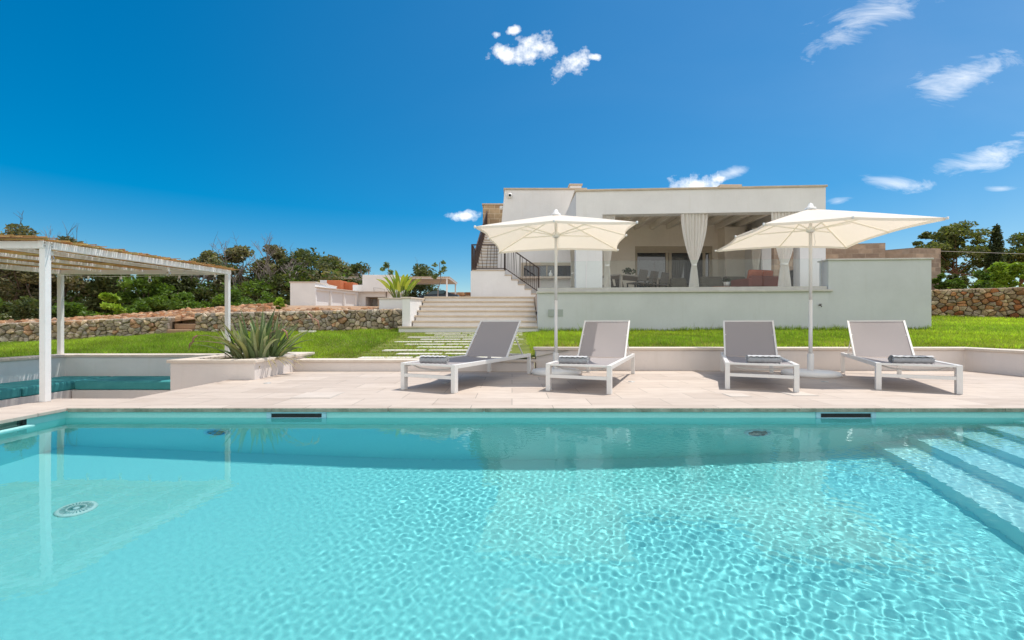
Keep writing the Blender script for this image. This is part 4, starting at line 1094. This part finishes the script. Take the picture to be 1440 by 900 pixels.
for _ in range(900):
    y = rr.uniform(gy0-.15, gy1+.15); x_ = rr.choice([gx1+rr.uniform(-.5, .1), rr.uniform(gx0-.8, gx1)]); w_ = rr.uniform(.006, .012); z = pz(y)+.098+rr.uniform(0, .018); c = rr.choice([(.48, .34, .18), (.56, .42, .24), (.38, .26, .13)])
    rd.bar((x_-rr.uniform(.3, .8), y, z), (min(x_, gx1+.1), y+rr.uniform(-.02, .02), z+rr.uniform(-.006, .006)), w_, w_, c=c)
rd.build('reed_roof', M['reed'], pg)
# string of bulbs
sl2 = empty('string_lights', (-4.87, 4.6, 1.6), 0, 'string of clear bulbs hanging under the pergola beams', 'string lights')
cb = MB(); cb.tube([(-.06, .02, -.01), (-.075, 1.1, .01), (-.06, 2.0, .03), (-.08, 2.86, .055)], .004, 6); cb.tube([(-.08, 2.86, .055), (-1.0, 2.84, .03), (-2.0, 2.86, .02), (-2.8, 2.84, .04)], .004, 6); cb.build('cable', M['white_plastic'], sl2)
for (x, y, z) in ((-.06, .12, -.005), (-.075, 1.75, .02), (-.08, 2.75, .05), (-.75, 2.85, .04), (-1.25, 2.85, .03), (-1.75, 2.86, .025), (-2.3, 2.86, .03)):
    s_ = MB().lathe([(0, 0), (.014, 0), (.016, -.045), (.012, -.05)], 12, o=(x, y, z)).build('socket', M['white_plastic'], sl2, True)
    MB().lathe([(.012, -.05), (.022, -.065), (.027, -.09), (.02, -.112), (0, -.122)], 14, o=(x, y, z)).build('bulb', M['bulb'], s_, True)

# ------------------------------------------------------------------ plants
def blade(mb, base, dirv, L, W_, bend, col_, nseg=8, fold=.25, thick=0):
    """a long leaf leaving base along dirv and bending over"""
    d = Vector(dirv).normalized(); p = Vector(base); side = d.cross(Vector((0, 0, 1)))
    side = side.normalized() if side.length > .05 else Vector((1, 0, 0)); pts = []
    hz = Vector((d.x, d.y, 0)); hz = hz.normalized() if hz.length > .01 else Vector((1, 0, 0))
    for i in range(nseg+1):
        t_ = i/nseg; w_ = W_*(math.sin(math.pi*(.12+.88*t_)**.8)**.7 if t_ < 1 else 0)+.0008
        nrm = side.cross(d).normalized()
        pts += [p-side*w_/2+nrm*w_*fold, p, p+side*w_/2+nrm*w_*fold]
        p = p+d*(L/nseg); d = (d+(hz*.6+Vector((0, 0, -1)))*bend/nseg).normalized()
    fs = []
    for i in range(nseg): a = 3*i; fs += [(a, a+1, a+4, a+3), (a+1, a+2, a+5, a+4)]
    mb.add(pts, fs, col_)
rr = random.Random(31)
sp_ = empty('succulent_plant', (-4.12, 7.15, .24), 0, 'grey green spiky succulent growing in the white planter', 'plant')
mb = MB()
for k in range(150):
    a = rr.uniform(0, 2*math.pi); q = rr.random()**.6; bx_ = (q*.26*math.cos(a)*1.3, q*.3*math.sin(a))
    lean = .08+q*.55; c = rr.choice([(.15, .21, .09), (.22, .28, .13), (.11, .17, .07), (.32, .36, .20), (.26, .27, .12)]); k_ = rr.uniform(.8, 1.2)
    a += rr.gauss(0, .5); lean *= rr.uniform(.5, 1.5)
    blade(mb, (bx_[0], bx_[1], -.02), (math.cos(a)*lean*1.1+rr.gauss(0, .08), math.sin(a)*lean, 1), rr.uniform(.32, .92)*(1.05-.2*q), rr.uniform(.035, .075), rr.uniform(-.25, .9)*(q+.2), tuple(v*k_ for v in c), 9, .35)
for k in range(14):
    a = rr.uniform(0, 2*math.pi); blade(mb, (.3*math.cos(a), .25*math.sin(a), 0), (math.cos(a)*1.2, math.sin(a), .45), rr.uniform(.4, .65), .03, 1.5, (.34, .28, .16), 9, .3)
mb.build('leaves', M['succ'], sp_, True)
stx = MB()
for (dx, dy, dz_) in ((.95, -.1, .62), (.7, .2, .72), (-.85, -.2, .35), (-1.05, .0, .25), (.55, -.3, .45)):
    pts = [(0, 0, .05)]; 
    for i in range(1, 6): t_ = i/5; pts.append((dx*t_+rr.uniform(-.02, .02), dy*t_, .05+dz_*math.sin(t_*math.pi*.55)))
    stx.tube(pts, [.012, .010, .008, .007, .006, .004], 6, c=(.34, .24, .17))
    q = pts[-1]; stx.tube([q, (q[0]+.06*(1 if dx > 0 else -1), q[1], q[2]-.04), (q[0]+.09*(1 if dx > 0 else -1), q[1], q[2]-.16)], [.012, .014, .003], 6, c=(.40, .22, .16))
stx.build('dry_stalk', M['succ'], sp_, True)
gc = MB()
for k in range(60): a = rr.uniform(0, 6.28); x, y = -4.55+rr.uniform(-.25, .2), 6.85+rr.uniform(-.2, .3); blade(gc, (x, y, .23), (math.cos(a), math.sin(a), .6), rr.uniform(.08, .16), .014, .6, (.42, .42, .33), 4)
tag(gc.build('trailing_plant', M['succ'], None, True), 'small pale trailing plant at the front left rim of the planter', 'plant')
# bird-of-paradise by the steps
sp2 = empty('strelitzia_plant', (-3.58, 14.1, 1.5), 0, 'broad leaved yellow green plant in the planter beside the steps', 'plant')
mb = MB(); stm = MB()
for k in range(30):
    a = 2*math.pi*k/30*5.2; lean = rr.uniform(.2, .85); L1 = rr.uniform(.35, .6)
    d = Vector((math.cos(a)*lean, math.sin(a)*lean, 1)).normalized(); p = Vector((math.cos(a)*.08, math.sin(a)*.08, 0)); q = p+d*L1
    stm.tube([p, q], [.014, .009], 6, c=(.16, .20, .05)); c = rr.choice([(.24, .30, .04), (.34, .37, .06), (.16, .24, .035), (.42, .40, .10)])
    blade(mb, q, d, rr.uniform(.38, .62), rr.uniform(.09, .15), rr.uniform(.1, .8), c, 9, .25)
mb.build('leaves', M['leaf'], sp2, True); stm.build('stem', M['leaf'], sp2, True)

def limb(mb, p, q, r0, r1, rr_, wob_=.12, n=5, c=None):
    p, q = Vector(p), Vector(q); L_ = (q-p).length; pts = [p.lerp(q, i/n)+Vector((rr_.gauss(0, 1), rr_.gauss(0, 1), rr_.gauss(0, .5)))*(wob_*L_*.18 if 0 < i < n else 0) for i in range(n+1)]
    mb.tube(pts, [r0+(r1-r0)*i/n for i in range(n+1)], 6, cap=False, c=c); return pts
OAK = [(.075, .10, .035), (.10, .12, .042), (.12, .135, .05), (.06, .085, .03)]
OLV = [(.17, .17, .085), (.20, .185, .10), (.13, .145, .07), (.25, .22, .13)]
GRN = [(.10, .17, .025), (.13, .21, .03), (.08, .14, .025)]
BRT = [(.22, .32, .03), (.27, .38, .04), (.18, .28, .03)]
def tree(label, x, y, h, rx, cols, seed, base=None, nblob=16, nleaf=230, size=.17, name='tree', rz_=None, trunk=True, bark='bark', lowest=.25, bare=0, group=None, cat='tree', ry=None):
    rr_ = random.Random(seed); z0 = float(ground_z(x, y))-.1 if base is None else base
    r = empty(name, (x, y, z0), 0, label, cat, group); ry = ry or rx
    cr = MB(); tk = MB(); blobs = []
    for i in range(nblob):
        a = rr_.uniform(0, 2*math.pi); q = math.sqrt(rr_.random())*.85; v = rr_.random()
        zc = h*(lowest+(1-lowest)*(v*.86)); env = math.sin(math.pi*min(1, .22+.72*v))**.6
        blobs.append((Vector((q*rx*math.cos(a)*env, q*ry*math.sin(a)*env, zc)), rx*rr_.uniform(.26, .44)))
    blobs.append((Vector((0, 0, h*.88)), rx*.3))
    for c, rb_ in blobs:
        k = rr_.uniform(.72, 1.3); cc = [tuple(v*k for v in cl) for cl in cols]
        leafcloud(cr, c, (rb_, rb_, rb_*.72), nleaf, size, cc, rr_)
    if trunk:
        top_ = Vector((rr_.uniform(-.1, .1)*rx, 0, h*.62)); limb(tk, (0, 0, -.2), top_, .045*h*.55, .02*h*.5, rr_)
        for c, rb_ in blobs[:12]:
            s_ = top_*rr_.uniform(.35, .95); limb(tk, s_, c, .013*h*.6, .004*h, rr_)
        for _ in range(bare):
            c, rb_ = rr_.choice(blobs); a = rr_.uniform(-.9, .9); q = c+Vector((rr_.uniform(-.4, .4)*rx, 0, h*rr_.uniform(.1, .3)))
            pts = limb(tk, c, q, .03, .012, rr_)
            for k in range(4):
                e_ = pts[rr_.randint(2, 5)]; limb(tk, e_, e_+Vector((rr_.uniform(-.6, .6), rr_.uniform(-.4, .4), rr_.uniform(.2, .8))), .012, .005, rr_, n=3)
    cr.build('crown', M['leaf'], r)
    if trunk: tk.build('trunk', M[bark], r, True)
    return r
def T(px, top, d, w_, cols, label, seed, **kw):
    x = (px-CX)*d/F; z0 = float(ground_z(x, d))-.1; h = EYE+(HY-top)*d/F-z0
    return tree(label, x, d, h, w_*d/F/2, cols, seed, **kw)
G1 = 'trees of the thicket behind the pergola'
# dark understory wood that reads as one mass behind the individual trees
us = MB(); rr = random.Random(77)
for i in range(300):
    px = rr.uniform(-560, 500); d = rr.uniform(37, 46); x = (px-CX)*d/F; z0 = float(ground_z(x, d))
    leafcloud(us, (x, d, z0+rr.uniform(.4, 2.9)+(rr.uniform(0, 1.9) if 210 < px < 480 or px < 60 else 0)), (rr.uniform(1.0, 1.8), 1.0, rr.uniform(.6, 1.1)), 150, .2, rr.choice([OAK, GRN, OAK, OLV]), rr)
tag(us.build('undergrowth', M['leaf']), 'dark undergrowth of the thicket behind the pergola', 'undergrowth', None, 'stuff')
TL = [(-60, 330, 36, 130, OAK, 'dark evergreen tree behind the far left end of the pergola', 1), (28, 314, 35, 100, OLV, 'olive brown tree rising above the left pergola roof', 2),
      (92, 332, 37, 84, OLV, 'twiggy olive tree just right of the front pergola post', 3), (150, 372, 38, 84, OAK, 'dark broad evergreen tree seen under the pergola roof', 4),
      (206, 384, 36, 66, GRN, 'rich green tree between the pergola posts', 5), (248, 380, 39, 60, OAK, 'dark tree right behind the rear corner of the pergola', 6),
      (296, 352, 42, 62, OLV, 'half bare tree above the right end of the pergola roof', 7), (336, 346, 41, 66, OLV, 'tallest half bare tree right of the pergola', 8),
      (380, 344, 43, 68, OLV, 'tall grey brown tree left of the outbuilding', 9), (424, 352, 44, 74, OAK, 'dense dark crown behind the left wall of the outbuilding', 10),
      (462, 362, 45, 70, OLV, 'rounded olive tree behind the terracotta blocks', 11), (500, 374, 46, 60, OAK, 'dark low tree behind the tall white block of the outbuilding', 12),
      (-150, 340, 38, 120, OAK, 'dark evergreen beyond the left end of the pergola, second one out', 14), (-250, 350, 40, 130, OLV, 'olive tree beyond the left end of the pergola, third one out', 15), (-370, 345, 42, 130, OAK, 'dark evergreen farthest out beyond the pergola', 16),
      (590, 377, 56, 66, OAK, 'dark tree behind the yellow green plant by the steps', 13)]
for px, tp_, d, w_, c, lb, s_ in TL:
    T(px, tp_-6, d, w_, c, lb, s_, group=G1, bare=7 if c is OLV else 2, nblob=34, nleaf=260 if c is OLV else 300, size=.16, lowest=.08)
def baretree(label, px, top, d, seed, spread=1.2):
    rr_ = random.Random(seed); x = (px-CX)*d/F; z0 = float(ground_z(x, d))-.1; h = EYE+(HY-top)*d/F-z0
    r = empty('bare_tree', (x, d, z0), 0, label, 'tree', 'leafless trees in the thicket'); tk = MB()
    def grow(p, dv, L_, rad, lev):
        q = p+dv*L_; limb(tk, p, q, rad, rad*.6, rr_, .2, 4)
        if lev == 0: return
        for _ in range(rr_.choice([3, 3, 4])):
            nd = (dv+Vector((rr_.gauss(0, .5), rr_.gauss(0, .35), rr_.gauss(.05, .25)))*spread*.8).normalized(); grow(p.lerp(q, rr_.uniform(.5, 1)), nd, L_*rr_.uniform(.5, .72), rad*.55, lev-1)
    grow(Vector((0, 0, 0)), Vector((rr_.uniform(-.1, .1), 0, 1)), h*.48, .10, 4)
    tk.build('trunk', M['bark_grey'], r, True)
for px, tp_, lb, s_ in [(20, 326, 'leafless tree poking above the left pergola roof', 41), (72, 330, 'leafless twigs above the front pergola post', 42), (276, 354, 'leafless tree left of the rear right pergola post', 43), (330, 336, 'leafless grey tree right of the pergola post', 44), (372, 338, 'tallest leafless grey tree left of the outbuilding', 45), (410, 348, 'leafless tree directly above the outbuilding left wall', 46), (510, 372, 'leafless tree above the tall white outbuilding block', 47)]:
    baretree(lb, px, tp_, 40, s_)
G2 = 'bushes at the edge of the thicket'
for px, tp_, d, w_, c, lb, s_ in [(154, 411, 21, 34, BRT, 'bright lime green bush above the wall behind the pergola', 51), (393, 417, 17, 18, BRT, 'small round lime green bush left of the outbuilding', 52),
      (196, 424, 26, 40, GRN, 'green bush behind the rear pergola posts', 53), (262, 412, 30, 60, GRN, 'green bush left of the right pergola post', 54), (330, 408, 31, 60, GRN, 'fresh green bush right of the pergola post', 55),
      (376, 412, 34, 50, GRN, 'green bush beside the outbuilding end wall', 56), (100, 428, 27, 60, GRN, 'green bush behind the front pergola post', 57), (40, 420, 26, 80, OAK, 'dark bush at far left behind the wall', 58), (-40, 415, 24, 80, GRN, 'green bush beyond the far left of the wall', 59)]:
    T(px, tp_, d, w_, c, lb, s_, name='bush', cat='bush', group=G2, nblob=12, nleaf=170 if d > 22 else 110, size=.12 if d > 20 else .06, trunk=False, lowest=.1)
# slender cactus-like tops over the outbuilding and carport
for px, tp_, d, lb, s_ in [(544, 368, 30, 'slim green sapling above the tall white outbuilding block', 61), (616, 366, 30, 'slim green sapling above the carport roof', 62)]:
    x = (px-CX)*d/F; z0 = float(ground_z(x, d)); h = EYE+(HY-tp_)*d/F-z0; r = empty('sapling', (x, d, z0), 0, lb, 'tree', 'slim saplings'); tk = MB(); lf2 = MB(); rr = random.Random(s_)
    pts = limb(tk, (0, 0, 0), (.1, 0, h*.95), .05, .02, rr)
    for k in range(7):
        zz = h*(.62+.055*k); leafcloud(lf2, (rr.uniform(-.35, .4), rr.uniform(-.2, .2), zz), (.2, .2, .14), 60, .09, [(.14, .19, .06), (.2, .24, .09)], rr)
    tk.build('trunk', M['bark_grey'], r, True); lf2.build('crown', M['leaf'], r)
# right hand side
def pine(label, px, top, d, w_, seed, tk_lean=.0):
    rr_ = random.Random(seed); x = (px-CX)*d/F; z0 = float(ground_z(x, d))-.1; h = EYE+(HY-top)*d/F-z0; rx = w_*d/F/2
    r = empty('pine_tree', (x, d, z0), 0, label, 'pine tree', 'umbrella pines'); cr = MB(); tk = MB(); fork = Vector((tk_lean, 0, h*.42))
    limb(tk, (0, 0, -.2), fork, .2, .13, rr_)
    for i in range(56):
        a = rr_.uniform(0, 2*math.pi); q = math.sqrt(rr_.random()); zz = h*(.93-.30*q*q-rr_.uniform(0, .42)); c = Vector((q*rx*math.cos(a), q*rx*.7*math.sin(a), zz)); rb_ = rx*rr_.uniform(.15, .26)
        k = rr_.uniform(.75, 1.25); leafcloud(cr, c, (rb_*1.25, rb_, rb_*.55), 210, .15, [tuple(v*k for v in cl) for cl in [(.14, .165, .05), (.18, .19, .06), (.10, .13, .04)]], rr_)
        if i < 16: limb(tk, fork*rr_.uniform(.8, 1.0), c, .045, .015, rr_)
    cr.build('crown', M['leaf'], r); tk.build('trunk', M['bark_red'], r, True)
pine('broad umbrella pine right of the stone wing', 1340, 306, 38, 112, 71, .3)
pine('umbrella pine at the right edge behind the cypress', 1440, 322, 41, 110, 72, -.2)
pine('small umbrella pine behind the end of the stone wing', 1303, 318, 42, 40, 73)
r_ = None
def cypress(label, px, top, d, w_, seed):
    rr_ = random.Random(seed); x = (px-CX)*d/F; z0 = float(ground_z(x, d))-.1; h = EYE+(HY-top)*d/F-z0; rx = w_*d/F/2
    r = empty('cypress_tree', (x, d, z0), 0, label, 'cypress'); cr = MB()
    for i in range(26):
        v = i/26; wv = rx*math.sin(math.pi*(.16+.8*v))**.8; leafcloud(cr, (rr_.uniform(-.2, .2)*wv, 0, h*(.08+.88*v)), (wv, wv, h*.05), 150, .12, [(.05, .07, .03), (.065, .085, .035)], rr_)
    cr.build('crown', M['leaf'], r); tk = MB(); limb(tk, (0, 0, -.2), (0, 0, h*.9), .14, .02, rr_); tk.build('trunk', M['bark'], r, True)
cypress('slender dark cypress between the two big pines', 1401, 312, 36, 22, 81)
G3 = 'leafy bushes behind the right stone wall'
for px, tp_, d, w_, c, lb, s_ in [(1324, 382, 19.5, 22, GRN, 'round leafy bush at left end above the right stone wall', 91), (1345, 390, 18.5, 18, GRN, 'low dark bush second from the left above the right wall', 92), (1378, 378, 18.5, 26, GRN, 'leafy bush third from the left above the right wall', 93),
      (1402, 366, 18, 40, BRT, 'taller bright bush above the right stone wall', 94), (1384, 396, 17.4, 30, GRN, 'low leafy bush hanging near the right wall top', 95), (1430, 368, 17.5, 50, BRT, 'big yellow green bush at the right edge above the wall', 96), (1475, 362, 18, 60, GRN, 'bush beyond the right edge of the stone wall', 97), (1340, 384, 34, 40, OAK, 'dark bush under the broad umbrella pine', 98), (1310, 372, 36, 40, OAK, 'dark bush beside the stone wing end block', 99)]:
    T(px, tp_, d, w_, c, lb, s_, name='bush', cat='bush', group=G3, nblob=16, nleaf=110 if d < 22 else 160, size=.075 if d < 22 else .14, trunk=False, lowest=.06)
us = MB(); rr = random.Random(5)
for i in range(60):
    px = rr.uniform(1290, 1700); d = rr.uniform(44, 50); x = (px-CX)*d/F; z0 = float(ground_z(x, d))
    leafcloud(us, (x, d, z0+rr.uniform(.4, 2.3)), (1.8, 1.0, .9), 90, .24, rr.choice([OAK, GRN]), rr)
tag(us.build('undergrowth', M['leaf']), 'far low scrub under the pines at right', 'undergrowth', None, 'stuff')
pwl = MB(); pa, pb = Vector(at(1318, 353, 30)), Vector(at(1560, 356, 30)); pwl.tube([pa, pa.lerp(pb, .5)-Vector((0, 0, .12)), pb], .012, 5)
tag(pwl.build('overhead_cable', M['grey_metal']), 'thin overhead cable crossing the pines at right', 'cable')

# ------------------------------------------------------------------ outbuilding and carport
D0 = 26.
ob = empty('outbuilding', (0, 0, 0), 0, 'white flat roofed outbuilding with terracotta blocks beyond the lawn', 'building')
def bxp(mb, px0, px1, py0, py1, d, dep, ext=0):
    a = at(px0, py1, d); b_ = at(px1, py0, d); mb.box((a[0], d, a[2]-ext), (b_[0], d+dep, b_[2])); return mb
m_ = MB(); bxp(m_, 408, 443, 397.5, 436, D0, 3.2, .5); m_.build('end_wall', M['white'], ob, bevel=.01)
# long low wall receding to the right, with three bays
p0_ = Vector(at(443, 436, D0)); p1_ = Vector(at(502, 436, 29.5))
m_ = MB(); zt0 = at(443, 406.5, D0)[2]; zt1 = at(502, 409, 29.5)[2]
m_.prism([(p0_.x+.01, p0_.y), (p1_.x, p1_.y), (p1_.x, p1_.y+1.5), (p0_.x+.01, p0_.y+3.2)], 1.2, (zt0+zt1)/2); m_.build('side_wall', M['white'], ob)
d_ = (p1_-p0_); d_.z = 0; L_ = d_.length; d_.normalize(); nn = Vector((d_.y, -d_.x, 0)); m_ = MB()
zz0, zz1 = 1.5, (zt0+zt1)/2
for f in (0, .34, .66, .97): 
    q = Vector((p0_.x, p0_.y, 0))+d_*(L_*f)+nn*.04; m_.bar((q.x, q.y, zz0), (q.x, q.y, zz1-.16), .16, .10)
q0 = Vector((p0_.x, p0_.y, 0))+nn*.05; q1 = q0+d_*L_; m_.bar((q0.x, q0.y, zz1-.08), (q1.x, q1.y, zz1-.08), .12, .15); m_.build('pilaster', M['white'], ob)
m_ = MB(); m_.bar((q0.x, q0.y, zz1+.03), (q1.x, q1.y, zz1+.03), .3, .05); m_.box((at(407, 397, D0)[0], D0-.04, at(0, 397, D0)[2]-.02), (at(444, 397, D0)[0], D0+3.2, at(0, 397, D0)[2]+.04)); m_.build('coping', M['coping_pale'], ob)
m_ = MB(); bxp(m_, 417, 459, 398.5, 436, 29.3, .3, .3); m_.build('parapet', M['white'], ob)
m_ = MB(); bxp(m_, 450, 459.5, 394, 436, 30.5, .6, .3); m_.build('white_pier', M['white'], ob)
m_ = MB(); bxp(m_, 459.5, 479, 394, 436, 30.2, 1.2, .3); m_.build('terracotta_block', M['terracotta'], ob, bevel=.01)
m_ = MB(); bxp(m_, 479, 496.5, 397, 436, 30.8, 1.0, .3); m_.build('terracotta_wall', M['terracotta'], ob, bevel=.01)
m_ = MB(); bxp(m_, 509.6, 554, 386.5, 410, 29.6, 3); bxp(m_, 496, 509.5, 400.6, 410, 29.6, 3); m_.build('upper_block', M['white'], ob, bevel=.01)
m_ = MB(); bxp(m_, 541.5, 554, 410.5, 436, 30, 2.5, .3); bxp(m_, 502, 514, 410.5, 436, 30, 2.5, .3); bxp(m_, 514.1, 541.4, 410.5, 417.5, 30, 2.5); bxp(m_, 514.1, 541.4, 417.6, 440, 31.6, .3, .3); m_.build('lower_wall', M['white'], ob)
m_ = MB(); bxp(m_, 531, 533, 418, 434, 30.4, .1); bxp(m_, 520, 541, 418, 420, 31.0, .2); m_.build('shelf', M['coping'], ob)
m_ = MB(); bxp(m_, 534, 537, 421, 433, 30.8, .2); m_.build('doorway', M['dark_metal'], ob)
m_ = MB(); pA = Vector(at(526, 410, 29.5)); m_.tube([pA, pA+Vector((0, -.1, .25)), pA+Vector((.4, -.25, .2)), pA+Vector((.8, -.3, .12)), pA+Vector((.8, -.3, -.0))], .02, 6); m_.build('outdoor_shower', M['grey_metal'], ob)
# carport
cpz = float(ground_z(-7, 42)); cpt = empty('carport', (0, 0, 0), 0, 'pale slatted carport roof on thin white posts beyond the steps', 'carport')
a0 = at(468, 391, 42); a1 = at(630, 389.5, 42); zr = at(0, 390, 42)[2]
for px, d in ((628.5, 42), (640.5, 47.5), (560, 42), (480, 42)):
    x = (px-CX)*d/F; MB().box((x-.07, d-.07, cpz-.5), (x+.07, d+.07, zr-.12)).build('post', M['white_paint'], cpt)
m_ = MB(); x0_, x1_ = a0[0], a1[0]+.15
m_.box((x0_, 41.9, zr-.14), (x1_, 42.05, zr+.0)); m_.box((x0_, 47.6, zr-.14), (x1_, 47.75, zr)); m_.box((x1_-.1, 42.06, zr-.14), (x1_, 47.59, zr)); m_.build('roof_frame', M['white_paint'], cpt)
m_ = MB(); xx = x0_
while xx < x1_: m_.box((xx, 41.7, zr+.001), (xx+.16, 48, zr+.05)); xx += .2
m_.build('roof_slats', M['coping'], cpt)
car = empty('parked_car', (at(617, 0, 44)[0], 44.2, cpz+.02), 0, 'dark parked car under the pale carport', 'car')
prof_ = [(-2.0, .35), (-2.05, .65), (-1.9, .85), (-1.2, .95), (-.55, 1.38), (.55, 1.44), (1.35, 1.1), (1.95, .98), (2.05, .6), (2.0, .35)]
def extr(prof, y0_, y1_, tap=0):
    m = MB(); n_ = len(prof); v = [(x, y0_+(tap if z > .96 else 0), z) for x, z in prof]+[(x, y1_-(tap if z > .96 else 0), z) for x, z in prof]
    m.add(v, [tuple(range(n_)), tuple(range(n_, 2*n_))[::-1]]+[(i, i+n_, (i+1) % n_+n_, (i+1) % n_) for i in range(n_)]); return m
extr(prof_, -.85, .85, .12).build('body', M['car_paint'], car, bevel=.04)
extr([(-1.1, .98), (-.5, 1.34), (.5, 1.39), (1.2, 1.1)], -.865, -.80, .10).build('side_window', M['glass_dark'], car)
for xx in (-1.25, 1.25):
    for yy_ in (-.8, .8):
        wh = MB(); wh.mt = Matrix.Translation((xx, yy_, .32)) @ Matrix.Rotation(R(90), 4, 'X'); wh.lathe([(0, -.1), (.30, -.1), (.32, 0), (.30, .1), (0, .1)], 20); wh.build('wheel', M['black'], car, True)
fs_ = stone_wall('far low stone wall behind the carport', (at(600, 0, 55)[0], 55), (at(668, 0, 55)[0], 55), (2.4, 4.9), (2.4, 4.9), .5, .6, LIT, 33, False)
